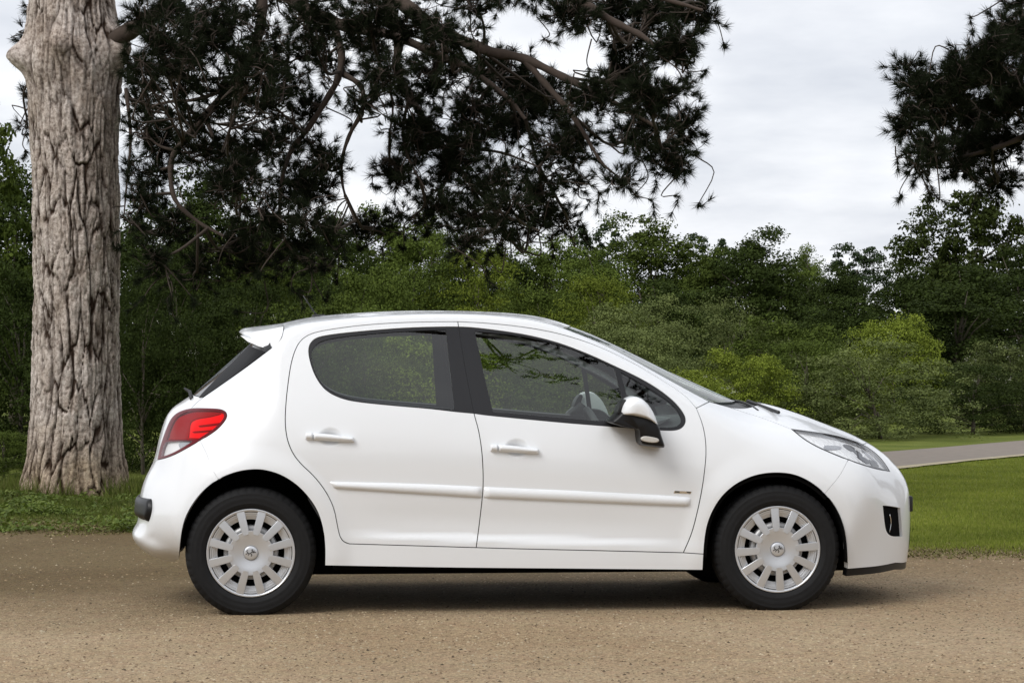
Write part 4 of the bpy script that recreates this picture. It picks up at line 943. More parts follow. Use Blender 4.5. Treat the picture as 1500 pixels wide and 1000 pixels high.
def panel(name, chart, outer, mat, parent, holes=(), gap=.0022, grid=.022, off=0.0, flange=.014, mode='pair', fine=(), puff=None, center=False, soft=None):
    """sheet metal panel: a piece of the body surface inside an outline, with turned-in edges.
    outer/holes: polygons in chart coordinates. mode: 'pair' near+far copies, 'join' one mesh across the centre line, 'near' only."""
    outer = clean(outer)
    if area2(outer) < 0: outer = outer[::-1]
    on_c = np.abs(outer[:, 0 if isinstance(chart, Polar) else 1]) < 1e-6 if mode == 'join' else np.zeros(len(outer), bool)
    g_ = gap
    if soft is not None:
        dmin = np.min([np.min(np.hypot(outer[:, None, 0] - c[None, :, 0], outer[:, None, 1] - c[None, :, 1]), axis=1) for c in soft], axis=0); g_ = np.where(dmin < .02, .0006, gap)[:, None]
    o2 = inset(outer, g_)
    if mode == 'join': 
        ci = 0 if isinstance(chart, Polar) else 1
        o2[on_c, ci] = 0.0
    hs = []
    for h in holes:
        h = clean(h)
        if area2(h) < 0: h = h[::-1]
        hs.append(inset(h, -gap))
    loops = [o2] + hs
    lo, hi = o2.min(0), o2.max(0)
    gx = np.arange(lo[0] + grid * .37, hi[0], grid); gy = np.arange(lo[1] + grid * .41, hi[1], grid)
    P = np.stack(np.meshgrid(gx, gy, indexing='ij'), -1).reshape(-1, 2)
    P = P[(np.arange(len(P)) >= 0)]
    for (cx, cz, rx, rz, st) in fine:
        m = (np.abs(P[:, 0] - cx) < rx) & (np.abs(P[:, 1] - cz) < rz); P = P[~m]
        f = np.stack(np.meshgrid(np.arange(cx - rx, cx + rx, st), np.arange(cz - rz, cz + rz, st), indexing='ij'), -1).reshape(-1, 2)
        P = np.vstack([P, f])
    ok = inpoly(P, o2)
    for h in hs: ok &= ~inpoly(P, h)
    P = P[ok]
    dd = pdist(P, o2)
    for h in hs: dd = np.minimum(dd, pdist(P, h))
    P = P[dd > min(.004, grid * .3)]
    verts = np.vstack(loops + [P]); edges = []; st = 0
    for l in loops:
        n = len(l); edges += [(st + i, st + (i + 1) % n) for i in range(n)]; st += n
    r = delaunay_2d_cdt([Vector((float(a), float(b))) for a, b in verts], edges, [], 0, 1e-6)
    V2 = np.array([(v.x, v.y) for v in r[0]]); T = np.array([f for f in r[2] if len(f) == 3], int)
    cen = V2[T].mean(1); ok = inpoly(cen, o2)
    for h in hs: ok &= ~inpoly(cen, h)
    T = T[ok]
    V3 = chart.to3(V2); N = grad(V3)
    o = np.full(len(V3), off)
    if puff is not None:
        h_, w_ = puff
        d = pdist(V2, o2)
        for hh in hs: d = np.minimum(d, pdist(V2, hh))
        t = np.clip(d / w_, 0, 1); prof = np.sqrt(np.clip(1 - (1 - t) ** 2, 0, 1)) * h_
        o = o + prof
    V3 = V3 + N * o[:, None]
    # orient faces outward
    fn = np.cross(V3[T[:, 1]] - V3[T[:, 0]], V3[T[:, 2]] - V3[T[:, 0]])
    flip = (fn * N[T[:, 0]]).sum(1) < 0
    T[flip] = T[flip][:, ::-1]
    faces = [tuple(map(int, t)) for t in T]
    if puff is not None:   # shade from the real puffed shape
        vn = np.zeros_like(V3); fn = np.cross(V3[T[:, 1]] - V3[T[:, 0]], V3[T[:, 2]] - V3[T[:, 0]])
        for k in range(3): np.add.at(vn, T[:, k], fn)
        N = vn / (np.linalg.norm(vn, axis=1, keepdims=True) + 1e-12)
    # boundary edges -> flange
    cnt = {}
    for f in faces:
        for i in range(3):
            a, b = f[i], f[(i + 1) % 3]; cnt[(a, b)] = 1
    bd = [(a, b) for (a, b) in cnt if (b, a) not in cnt]
    if mode == 'join':
        bd = [(a, b) for a, b in bd if not (abs(V3[a, 1]) < 1e-4 and abs(V3[b, 1]) < 1e-4)]
    VV = [V3]; NN = [N]; base = len(V3)
    if flange > 0 and bd:
        Nb = grad(V3)
        A = np.array(bd); a0 = V3[A[:, 0]]; b0 = V3[A[:, 1]]
        a1 = a0 - Nb[A[:, 0]] * flange; b1 = b0 - Nb[A[:, 1]] * flange
        n = np.cross(b0 - a0, Nb[A[:, 0]]); n /= np.linalg.norm(n, axis=1, keepdims=True) + 1e-12
        m = len(A)
        VV += [a0, b0, b1, a1]; NN += [n] * 4
        faces += [(base + i, base + 3 * m + i, base + 2 * m + i, base + m + i) for i in range(m)]
    V = np.vstack(VV); N = np.vstack(NN)
    res = []
    if mode == 'join':
        Vm, Fm = mirror_np(V, faces); Nm = N.copy(); Nm[:, 1] *= -1
        k = len(V); V = np.vstack([V, Vm]); N = np.vstack([N, Nm]); faces = faces + [tuple(i + k for i in f) for f in Fm]
    me = np_mesh(name, V, faces, True, N)
    res.append(link(name, me, parent if not isinstance(parent, (list, tuple)) else parent[0], mat))
    if mode == 'pair':
        Vm, Fm = mirror_np(V, faces); Nm = N.copy(); Nm[:, 1] *= -1
        me2 = np_mesh(name, Vm, Fm, True, Nm)
        res.append(link(name, me2, parent if not isinstance(parent, (list, tuple)) else parent[1], mat))
    return res

def hit_side(P, y0=-.65, lo=-.85, hi=-.50):
    """photo points near the outline of the roof or screen -> points on the body side, found step by step"""
    y = np.full(len(P), y0)
    for _ in range(10):
        xz = plane_pt(P, y); yn = np.clip(SIDE.to3(xz)[:, 1], lo, hi); y = .6 * y + .4 * yn
        y[1:-1] = .5 * y[1:-1] + .25 * (y[2:] + y[:-2])
    xz = plane_pt(P, y)
    return np.c_[xz[:, 0], y, xz[:, 1]]
def pxs(P): return SIDE.to2(hit(P))
def pxc(chart, P): return chart.to2(hit(P))
def cat(*a): return np.vstack(a)

car = empty('car', (CAR_X, CAR_Y, 0)); car.rotation_euler.z = YAW
tag(car, 'white five door hatchback with silver wheel covers parked on the gravel', 'car')

# measured shut lines, in photo pixels
q = {}
q['door_top_r'] = spline([(670.6, 471), (628, 471.3), (576, 473), (524, 477), (472, 484.5), (449, 492), (436, 505), (427, 530), (421.5, 565), (418.5, 596), (418, 622), (421.5, 645), (430, 665), (443, 681), (456, 693), (469, 708), (481, 726), (489.5, 746), (494.5, 770), (498, 785), (503, 793), (512, 796)])
q['door_bot_r'] = spline([(512, 796), (604, 798.7), (697.6, 801.5)])
q['door_bot_f'] = spline([(697.6, 801.5), (760, 803.3), (892, 806.3), (1001, 809)])
q['b_line'] = spline([(670.6, 471), (672, 480), (680, 531), (687.8, 572), (694, 604), (701, 630), (705.7, 660), (707.6, 690), (707.6, 713), (706, 733), (702.3, 765), (697.6, 801.5)])
q['door_front'] = spline([(1001, 809), (1013, 780.5), (1021.7, 748), (1028.5, 714.5), (1032.7, 684), (1034.3, 660), (1032.7, 638), (1028, 618), (1020, 597.5)])
q['door_top_f'] = spline([(1020, 597.5), (1002, 578.5), (967, 555), (927, 531.5), (873, 506), (820, 489), (767, 479), (713, 473.3), (670.6, 471)])
q['win_r'] = spline([(694, 605), (667, 602.5), (628, 598), (576, 593.5), (524, 588), (498, 582), (477, 570.5), (463, 551.8), (455, 531), (452, 514), (453.3, 505), (459, 497.5), (469.4, 493), (498, 488.5), (550, 483.5), (602, 480), (649, 478.7), (672, 478.7)])
q['win_f'] = spline([(672, 478.7), (695, 480), (740, 485.5), (780, 492.5), (820, 503), (860, 518), (900, 536), (940, 555.5), (967, 572), (988, 589), (1001, 605), (1004.5, 615), (1001, 624.5), (990.7, 629.5), (967, 629.5), (900, 624.5), (820, 618), (721, 608.5), (694, 605)])
q['arch_r'] = spline([(262.5, 819), (262.7, 811), (266, 780), (272, 757), (284, 735.4), (299.6, 717), (320, 701.6), (346.4, 691), (372, 687.3), (393, 689.4), (414, 696.8), (435, 710.5), (453, 729.5), (466, 751), (473.5, 777), (476, 803), (475.8, 828)])
q['arch_f'] = spline([(1029.5, 834.6), (1030.7, 812), (1032.3, 791), (1036, 769), (1044, 748), (1057, 727.6), (1075.4, 710.7), (1099, 698.5), (1122, 693), (1145.6, 692.3), (1166.4, 696), (1187, 705.8), (1208, 722.6), (1223.6, 743), (1234, 767), (1239.7, 795), (1241.7, 833)])
q['drip'] = spline([(415.7, 477.5), (463, 471), (524, 464.7), (602, 460.3), (670, 459.5), (713, 461.3), (767, 466.8), (800, 473.3), (826, 480.5)])
q['a_edge'] = spline([(826, 480.5), (852, 490.7), (900, 512), (953, 541), (1006.7, 570.7), (1039, 588)])
q['lamp_low'] = spline([(293, 645), (287, 648.5), (261, 663), (244, 670), (231, 673)])
q['lamp_up'] = spline([(293, 645), (315.6, 630.5), (328.6, 617), (333.3, 607), (326, 600), (304, 598.3), (278, 598.6), (261, 604), (251, 613), (242.5, 632), (235.5, 653), (231, 673)])
q['hl_low'] = spline([(1159, 628), (1166.4, 634), (1179.4, 644), (1197.6, 654.4), (1218, 663.5), (1241.7, 673), (1265, 681), (1286, 687), (1303.6, 690)])
q['hl_up'] = spline([(1159, 628), (1182, 631), (1215.8, 636), (1241.7, 642.5), (1263.8, 650.8), (1281, 662), (1294, 675), (1303.6, 690)])
def sub(c, p0, p1):
    """piece of a measured curve between the samples nearest to two points"""
    i = int(np.argmin(np.hypot(c[:, 0] - p0[0], c[:, 1] - p0[1]))); j = int(np.argmin(np.hypot(c[:, 0] - p1[0], c[:, 1] - p1[1])))
    return c[i:j + 1] if i <= j else c[j:i + 1][::-1]

# handle cups
HND = [hit([(484, 640)])[0], hit([(757, 656)])[0]]
for h in HND: DIMPLES.append((h[0] + .0, h[2]))

# doors with their window openings
fd_poly = pxs(cat(q['door_bot_f'], q['door_front'][1:], q['door_top_f'][1:], q['b_line'][1:-1]))
rd_poly = pxs(cat(q['door_top_r'], q['door_bot_r'][1:], q['b_line'][::-1][1:-1]))
bwin = sub(q['b_line'], (672, 479), (694, 605))
wf_poly = pxs(cat(q['win_f'], bwin[::-1][1:-1]))
wr_poly = pxs(cat(q['win_r'], bwin[1:-1]))
hz = [(h[0], h[2], .095, .07, .006) for h in HND]
fdoor = panel('front_door', SIDE, fd_poly, paint, car, holes=[inset(clean(wf_poly) if area2(clean(wf_poly)) > 0 else clean(wf_poly)[::-1], .0)], fine=[hz[1]])
rdoor = panel('rear_door', SIDE, rd_poly, paint, car, holes=[wr_poly], fine=[hz[0]])
# glass outlines
gr = spline([(653, 483), (615, 484), (557, 487.5), (506.7, 492.5), (478, 497.5), (465, 502.5), (458, 510), (456, 518), (458, 533), (463.5, 548), (473, 562), (490, 574.5), (510, 582.5), (540, 588.5), (590, 593.5), (640, 597.5), (666, 599.5)])
gr = cat(gr, spline([(666, 599.5), (653, 483)])[1:-1])
gf = cat(spline([(695.5, 485), (730, 488), (763, 492), (805, 501), (846.7, 514.5), (880, 528.5), (899.5, 537.8)]), spline([(899.5, 537.8), (912, 585), (919, 619)])[1:],
         spline([(919, 619), (886.7, 616.7), (846.7, 613.7), (780, 607.8), (722.5, 603)])[1:], spline([(722.5, 603), (711, 556), (695.5, 485)])[1:-1])
gq = cat(spline([(909.5, 545), (936, 559.5), (964, 577), (983.6, 591), (994.8, 604.5), (998.5, 614), (996, 621), (988, 625), (964, 625.3), (928, 623)]), spline([(928, 623), (919.5, 585), (909.5, 545)])[1:-1])
gr_p, gf_p, gq_p = pxs(gr), pxs(gf), pxs(gq)
panel('window_trim', SIDE, wr_poly, trim_blk, rdoor, holes=[gr_p], gap=.0005, off=-.0015, flange=.02)
panel('window_trim', SIDE, wf_poly, trim_blk, fdoor, holes=[gf_p, gq_p], gap=.0005, off=-.0015, flange=.02)
panel('window_glass', SIDE, gr_p, glass_side, rdoor, gap=-.002, off=-.006, flange=0, grid=.03)
panel('window_glass', SIDE, gf_p, glass_side, fdoor, gap=-.002, off=-.006, flange=0, grid=.03)
panel('quarter_glass', SIDE, gq_p, glass_side, fdoor, gap=-.002, off=-.006, flange=0, grid=.03)

# body side: sill, rear quarter, roof rail and windscreen pillar in one pressing
BSH = spline([(293, 645), (303, 665), (311, 687), (320, 701.6)])
RAIL3 = hit_side(cat(q['drip'], q['a_edge'][1:])); RAIL2 = RAIL3[:, [0, 2]]; NDR = len(q['drip'])
bs = cat(spline([(1039, 588), (1020, 597.5)])[1:], q['door_top_f'][1:], q['door_top_r'][1:], q['door_bot_r'][1:], q['door_bot_f'][1:],
         spline([(1001, 809), (1030.7, 811)])[1:], sub(q['arch_f'], (1030.7, 812), (1029.5, 834.6))[1:], spline([(1029.5, 834.6), (820, 832.6), (652, 831), (475.8, 828)])[1:],
         sub(q['arch_r'], (475.8, 828), (320, 701.6))[1:], BSH[::-1][1:], sub(q['lamp_up'], (293, 645), (278, 598.6))[1:], spline([(280, 598), (286, 591), (297, 582)])[1:],
         spline([(297, 582), (326, 562), (362, 536.5), (397.5, 509.7)])[1:], spline([(397.5, 509.7), (409, 498.5), (414, 489), (415.7, 477.5)])[1:-1])
panel('body_side', SIDE, cat(RAIL2, pxs(bs)), paint, car, grid=.02, soft=[pxs(BSH)])
# front wing
HLN = spline([(1039, 588), (1071, 597), (1090, 603.5), (1120, 613), (1159, 628)])
fw = cat(spline([(1001, 809), (1030.7, 811)]), sub(q['arch_f'], (1030.7, 811), (1208, 722.6))[1:], spline([(1208, 722.6), (1230, 696), (1242, 673.5)])[1:],
         sub(q['hl_low'], (1241.7, 673), (1159, 628))[1:], HLN[::-1][1:], spline([(1039, 588), (1020, 597.5)])[1:], q['door_front'][::-1][1:-1])
FSH = spline([(1242, 673.5), (1230, 696), (1208, 722.6)])
panel('front_wing', SIDE, pxs(fw), paint, car, grid=.018, soft=[pxs(FSH)])
# roof, windscreen, rear window, bonnet (across the centre line)
def tp(P): return TOP.to2(hit(P))
def clamp_y(Q, y0): 
    return Q
roof2 = TOP.to2(RAIL3[:NDR])
ae = TOP.to2(RAIL3[NDR - 1:])
xh, xr0 = roof2[-1, 0] + .03, roof2[0, 0]
def hdr(xa, ya, xb, n=24):   # a transverse edge from (xa,ya) to the centre line at xb
    t = np.linspace(0, 1, n); return np.stack([xb + (xa - xb) * (1 - t) ** 2, ya * (1 - t)], -1)
top_f = hdr(roof2[-1, 0], roof2[-1, 1], roof2[-1, 0] + .09)
top_r = hdr(roof2[0, 0], roof2[0, 1], roof2[0, 0] - .03)
panel('roof', TOP, cat(roof2, top_f[1:], top_r[::-1][:-1]), paint, car, mode='join', grid=.014, gap=.0048)
cowl = hdr(ae[-1, 0] + .005, ae[-1, 1], 1.20)
panel('windscreen', TOP, cat(top_f[::-1], ae[1:], cowl[1:]), glass_front, car, mode='join', grid=.014, off=-.003, flange=0, gap=.003)
# bonnet, scuttle
he = TOP.to2(hit(cat(sub(HLN, (1071, 597), (1159, 628)), sub(q['hl_up'], (1159, 628), (1263.8, 650.8))[1:])))
hood_r = hdr(he[0, 0], he[0, 1], 1.335)
hood_f = hdr(he[-1, 0], he[-1, 1], 1.885)
panel('bonnet', TOP, cat(hood_r[::-1], he[1:], hood_f[1:-1], [[1.885, 0]]), paint, car, mode='join', grid=.022)
side_top = TOP.to2(hit(sub(HLN, (1039, 588), (1071, 597))))
panel('scuttle_panel', TOP, cat(cowl[::-1], side_top, hood_r[1:-1], [[1.335, 0]]), plastic, car, mode='join', grid=.03, off=-.014, gap=.004, flange=.03)

# front bumper, lip, fog lamp recess, grille
def fpx(P): return FRONT.to2(hit(P))
fogpx = cat(spline([(1293.5, 740.5), (1306, 741.5), (1318.5, 744)]), spline([(1318.5, 744), (1320.2, 764), (1321.5, 784.5)])[1:], spline([(1321.5, 784.5), (1311, 785), (1303, 783.5), (1298.5, 778), (1296, 764), (1293.5, 740.5)])[1:-1])
hood_f3 = TOP.to3(hood_f[1:]); hood_f2 = FRONT.to2(hood_f3); hood_f2[-1, 0] = 0
lowb = fpx(spline([(1241.7, 833), (1286, 829), (1312, 824)]))
lowb = cat(lowb, spline([lowb[-1], (.25, .19), (0, .185)], step=.02, smooth=1)[1:])
lowb[-1, 0] = 0
fb = cat(fpx(cat(sub(q['arch_f'], (1208, 722.6), (1241.7, 833)))), lowb[1:], hood_f2[::-1], fpx(cat(sub(q['hl_up'], (1263.8, 650.8), (1303.6, 690)), sub(q['hl_low'], (1303.6, 690), (1241.7, 673))[1:], spline([(1242, 673.5), (1230, 696), (1208, 722.6)])[1:-1])))
bump_f = panel('front_bumper', FRONT, fb, paint, car, holes=[fpx(fogpx)], mode='join', grid=.02, flange=.03, soft=[fpx(FSH)])[0]
lip_t = lowb; lip_b = lowb.copy(); lip_b[:, 1] -= .036 - .004 * np.linspace(0, 1, len(lowb))
panel('bumper_lip', FRONT, cat(lip_t, lip_b[::-1]), mirror_blk, bump_f, mode='join', off=-.003, flange=.03, gap=.0005)
fog = panel('fog_lamp', FRONT, fpx(fogpx), dark_in, car, gap=-.004, off=-.014, flange=0)
fc = hit(spline([(1305.5, 753), (1308, 764), (1305.5, 779)])); fn = grad(fc); fc = fc - fn * .009
tube('lamp_ring', fc, np.linspace(.0035, .0015, len(fc)), chrome, fog[0], 6)
fc2 = fc.copy(); fc2[:, 1] *= -1
tube('lamp_ring', fc2, np.linspace(.0035, .0015, len(fc)), chrome, fog[1], 6)
gq0 = np.array([(0, .235), (.08, .237), (.10, .245), (.115, .27), (.115, .33), (.105, .40), (.08, .425), (0, .43)])
panel('grille', FRONT, gq0, plastic, bump_f, mode='join', off=.004, flange=.02, gap=0)

# number plate on the nose
def rbox(name, lo, hi, r, mat, parent, seg=2):
    bm = bmesh.new(); bmesh.ops.create_cube(bm, size=1)
    lo = Vector(lo); hi = Vector(hi)
    for v in bm.verts: v.co = Vector(((v.co.x + .5) * (hi.x - lo.x) + lo.x, (v.co.y + .5) * (hi.y - lo.y) + lo.y, (v.co.z + .5) * (hi.z - lo.z) + lo.z))
    if r > 0: bmesh.ops.bevel(bm, geom=list(bm.edges), offset=r, segments=seg, affect='EDGES', profile=.5)
    me = bpy.data.meshes.new(name); bm.to_mesh(me); bm.free()
    for p in me.polygons: p.use_smooth = True
    me.set_sharp_from_angle(angle=math.radians(40)) if hasattr(me, 'set_sharp_from_angle') else None
    return link(name, me, parent, mat)
rbox('number_plate', (2.03, -.255, .442), (2.086, .255, .522), .008, plastic, car)

# headlights
hlp = fpx(cat(q['hl_up'], q['hl_low'][::-1][1:-1]))
hl = panel('headlight', FRONT, hlp, lens_clear, car, gap=.002, off=.001, flange=0, grid=.02)
lamp_white = simple('lamp_silver', (.95, .96, .97), .2, metal=.12, bump=1.0, nscale=45)
panel('reflector', FRONT, hlp, lamp_white, hl, gap=.0, off=-.013, flange=0, grid=.015)
hli = clean(hlp); hli = hli if area2(hli) > 0 else hli[::-1]
panel('gasket', FRONT, hlp, lamp_dark, hl, holes=[inset(hli, .0042)], gap=.0003, off=.0015, flange=.004, grid=.05)
bz = fpx(cat(q['hl_up'], spline([(1303.6, 690), (1296, 682), (1284, 668), (1266, 654.8), (1243, 645.8), (1214, 638.8), (1181, 633), (1159, 628)])[1:-1]))
panel('bezel', FRONT, bz, greychrome, hl, gap=.0, off=-.006, flange=.006, grid=.02)
for pp, mt in (([(1236, 648.5), (1246, 649.5), (1255, 656), (1250, 658.5), (1240, 653)], lamp_dark), ([(1250, 655.5), (1258, 658), (1266, 665), (1262, 667.5), (1255, 662)], lamp_dark),
               ([(1257, 666), (1268, 667.5), (1277, 675), (1273, 677.5), (1264, 671.5)], lamp_dark), ([(1275, 671), (1284, 675), (1291, 682), (1283, 682.5), (1278, 678)], lamp_dark),
               ([(1266, 679.8), (1286, 681.5), (1300, 687.8), (1292, 686), (1272, 682.2)], lamp_dark), ([(1263, 655.5), (1276, 664.5), (1289, 677.5), (1284, 674), (1271, 664.5)], greychrome),
               ([(1209, 650), (1232, 651), (1234, 654.5), (1211, 656)], greychrome), ([(1237, 669.5), (1248, 670.5), (1247, 674.6), (1239, 672.6)], greychrome)):
    panel('lamp_bowl', FRONT, fpx(spline(pp, closed=True, smooth=1)), mt, hl, gap=0, off=-.009, flange=.004, grid=.02)

# tail: lights, tailgate, rear bumper
def rpx(P): return REAR.to2(hit(P))
lp = rpx(cat(q['lamp_up'], q['lamp_low'][::-1][1:-1]))
red_px = cat(spline([(289, 643.5), (313.5, 627.5), (325.5, 615.5), (329.8, 607.5), (324, 603), (304, 601.5), (280, 602), (265, 607), (256, 616), (248, 633), (244.8, 643.5)]), spline([(244.8, 643.5), (289, 643.5)])[1:-1])
rev_px = cat(spline([(243.5, 647.5), (260, 646), (282, 646.3)]), spline([(282, 646.3), (262, 658.5), (246, 666), (236.8, 668.5)])[1:], spline([(236.8, 668.5), (239, 657), (243.5, 647.5)])[1:-1])
redp, revp = rpx(red_px), rpx(rev_px)
bar_red = simple('lamp_bar_red', (0.26, 0.010, 0.014), .6, spec=.05)
border_red = simple('lamp_border', (0.12, 0.006, 0.010), .3, spec=.15)
tl = panel('tail_light', REAR, lp, border_red, car, holes=[redp, revp], gap=.001, off=.002, flange=.012, grid=.015)
panel('red_lens', REAR, redp, lens_red, tl, gap=-.001, off=.003, flange=0, grid=.015)
panel('reversing_lens', REAR, revp, lens_clear, tl, gap=-.001, off=.003, flange=0, grid=.015)
refl = simple('lamp_reflector', (0.85, 0.85, 0.85), 0.4, metal=0.1)
panel('reflector', REAR, lp, refl, tl, gap=.002, off=-.012, flange=0, grid=.02)
for pp in ([(247, 640), (254, 619), (264, 608.5), (282, 603.5), (304, 602.7), (322, 604), (306, 608.5), (286, 612), (277, 619), (273, 641), (260, 642.5)],
           [(292, 621.5), (325, 617.5), (324, 619.5), (293, 623.2)], [(283, 630.5), (311, 628), (310, 629.4), (284, 632)], [(246, 640.5), (290, 640.5), (289, 643), (245.5, 643)]):
    panel('lamp_bar', REAR, rpx(spline(pp, closed=True, smooth=0)), bar_red, tl, gap=0, off=-.006, flange=.008, grid=.02)
panel('lamp_bar', REAR, rpx(spline([(261, 647.5), (280, 647), (272, 652), (262, 656)], closed=True, smooth=0)), greychrome, tl, gap=0, off=-.008, flange=.008, grid=.02)

rw_e = TOP.to2(hit(spline([(397.5, 509.7), (362, 536.5), (326, 562), (297, 582)])))
rw_b = hdr(rw_e[-1, 0], rw_e[-1, 1], -1.585); rw_t = hdr(rw_e[0, 0], rw_e[0, 1], -1.24)
rw = panel('rear_window', TOP, cat(rw_e, rw_b[1:], rw_t[::-1][:-1]), gloss_blk, car, mode='join', grid=.025, off=-.002, gap=.002)[0]
sq = TOP.to2(hit(cat(spline([(391, 514.8), (362, 536.5), (326, 562), (297, 582)]), spline([(297, 582), (290, 583), (322, 549), (352, 519), (365, 505.5)])[1:], spline([(365, 505.5), (391, 514.8)])[1:-1])))
panel('window_border', TOP, sq, simple('matt_black', (.006, .006, .007), .6, spec=.2), [rw, rw], gap=.002, off=.001, flange=0)
rwb3 = REAR.to2(TOP.to3(rw_b)); rwb3[-1, 0] = 0
tg = cat([[0, .70]], rwb3[::-1], rpx(cat(spline([(297, 582), (286, 591), (280, 598)])[1:], sub(q['lamp_up'], (278, 598.6), (231, 673)))), spline([rpx([(231, 673)])[0], (.2, .70), (0, .70)], step=.02, smooth=0)[1:-1])
panel('tailgate', REAR, tg, paint, car, mode='join', grid=.02)
rb = cat(spline([(0, .70), (.2, .70), rpx([(231, 673)])[0]], step=.02, smooth=0), rpx(cat(q['lamp_low'][::-1][1:], BSH[1:], sub(q['arch_r'], (320, 701.6), (262.5, 819))[1:])))
rb = cat(rb, spline([rb[-1], (.35, .215), (0, .235)], step=.02, smooth=1)[1:]); rb[-1, 0] = 0
bump_r = panel('rear_bumper', REAR, rb, paint, car, mode='join', grid=.014, flange=.010, soft=[rpx(BSH)])[0]
bs_px = spline([(224, 731), (219, 728.5), (209, 727), (203, 729)])
bsx = rpx([(222.5, 731), (223.5, 740), (222.5, 750), (218.5, 763)])
strip_p = cat([[0, bsx[0, 1]]], spline([(.3, bsx[0, 1]), (bsx[0, 0] - .02, bsx[0, 1] + .003), bsx[0], bsx[1], bsx[2], bsx[3], (bsx[3, 0] - .05, bsx[3, 1]), (.3, bsx[3, 1])], step=.01, smooth=1), [[0, bsx[3, 1]]])
panel('bumper_strip', REAR, strip_p, mirror_blk, bump_r, mode='join', grid=.012, gap=0, off=-.002, puff=(.024, .03), flange=.01)

# spoiler over the rear window
def loft(name, secs, mat, parent, cap=True, closed_prof=True, sharp=50):
    """skin through a row of equal-length profiles"""
    S = np.array(secs); n, m, _ = S.shape; V = S.reshape(-1, 3); Fc = []
    for i in range(n - 1):
        for j in range(m if closed_prof else m - 1):
            k = (j + 1) % m
            Fc.append((i * m + j, i * m + k, (i + 1) * m + k, (i + 1) * m + j))
    if cap: Fc.append(tuple(range(m))[::-1]); Fc.append(tuple(range((n - 1) * m, n * m)))
    me = np_mesh(name, V, Fc, True)
    bm = bmesh.new(); bm.from_mesh(me); bmesh.ops.recalc_face_normals(bm, faces=bm.faces); bm.to_mesh(me); bm.free()
    if sharp: me.set_sharp_from_angle(angle=math.radians(sharp))
    return link(name, me, parent, mat)
sp_top = plane_pt(spline([(350.5, 486), (353, 483), (360, 480.3), (388, 477), (415.2, 473.5)], 4, 0), 0.0)
sp_bot = np.vstack([plane_pt(spline([(415.2, 478), (414, 489), (409.5, 499.5), (399, 513)], 4, 0), -.57), plane_pt(spline([(380, 508), (364, 501)], 4, 0), -.45), plane_pt(spline([(356, 493), (350.5, 487)], 3, 0), -.05)])
prof = np.vstack([sp_top, sp_bot]); root = prof[:, 0].max()
Yp = np.abs(SIDE.to3(np.c_[prof[:, 0], prof[:, 1] - .01])[:, 1]); Yp = np.where(Yp < .45, .575, np.clip(Yp, .56, .66)) + .004
for _ in range(3): Yp = .5 * Yp + .25 * (np.roll(Yp, 1) + np.roll(Yp, -1))
secs = []
wgt = np.clip((root - prof[:, 0]) / .22, 0, 1); top_ = np.r_[np.ones(len(sp_top)), np.zeros(len(sp_bot) - 2), 1, 1]
for t in np.concatenate([[-1, -.985, -.95], np.linspace(-.9, .9, 15), [.95, .985, 1]]):
    x = prof[:, 0] + (.045 * t * t + .02 * abs(t) ** 6) * wgt * top_; z = prof[:, 1] - (.026 * t * t) * top_
    c = prof.mean(0); s_ = .97 if abs(t) > .99 else 1.0
    secs.append(np.stack([x, t * Yp, (z - c[1]) * s_ + c[1]], -1))
loft('spoiler', secs, paint, car, sharp=28)
an = cat(plane_pt([(467, 464), (461, 458), (453, 446), (444, 433)], 0.0)); an3 = np.stack([an[:, 0], np.zeros(4), an[:, 1]], -1)
ab = rbox('aerial', (an3[0, 0] - .035, -.018, an3[0, 2] - .02), (an3[0, 0] + .035, .018, an3[0, 2] + .012), .006, plastic, car)
tube('aerial_rod', an3, [.006, .004, .0035, .003], plastic, ab, 6)

# rubbing strips, handles, badge
def strip(name, top_px, bot_px, h, mat, parents, n=60, m=9, taper=.02, off=0.0, power=.5):
    a = spline(top_px, 2, 2); b = spline(bot_px, 2, 2)
    a = pxs(a); b = pxs(b)
    def rs(P):
        L_ = np.concatenate([[0], np.cumsum(np.hypot(*np.diff(P, axis=0).T))]); s = np.linspace(0, L_[-1], n)
        return np.stack([np.interp(s, L_, P[:, 0]), np.interp(s, L_, P[:, 1])], -1)
    a, b = rs(a), rs(b); t = np.linspace(0, 1, m)
    Q = a[:, None] * (1 - t)[None, :, None] + b[:, None] * t[None, :, None]
    L_ = abs(a[-1, 0] - a[0, 0]); s = np.linspace(0, 1, n) * L_
    e = np.sqrt(np.clip(1 - (1 - np.clip(np.minimum(s, L_ - s) / taper, 0, 1)) ** 2, 0, 1))
    pr = h * np.sin(np.pi * t) ** power
    P = SIDE.to3(Q.reshape(-1, 2)); N = grad(P)
    V = P + N * (off + (e[:, None] * pr[None]).reshape(-1))[:, None]
    Fc = [(i * m + j, i * m + j + 1, (i + 1) * m + j + 1, (i + 1) * m + j) for i in range(n - 1) for j in range(m - 1)]
    fn = np.cross(V[Fc[0][1]] - V[Fc[0][0]], V[Fc[0][2]] - V[Fc[0][0]])
    if fn @ N[0] < 0: Fc = [f[::-1] for f in Fc]
    out = [link(name, np_mesh(name, V, Fc), parents[0], mat)]
    Vm, Fm = mirror_np(V, Fc); out.append(link(name, np_mesh(name, Vm, Fm), parents[1], mat))
    return out
strip('side_moulding', [(483, 705), (604, 708), (705.3, 712.5)], [(489, 715), (604, 722.7), (705.3, 729)], .016, paint, rdoor, taper=.03)
strip('side_moulding', [(709.5, 712.7), (820, 717.4), (892, 721), (980, 725.7), (1012.5, 728)], [(708.5, 729.2), (820, 734), (892, 737), (1000, 741), (1011, 738.5)], .016, paint, fdoor, taper=.02)
DIMPLES.clear()
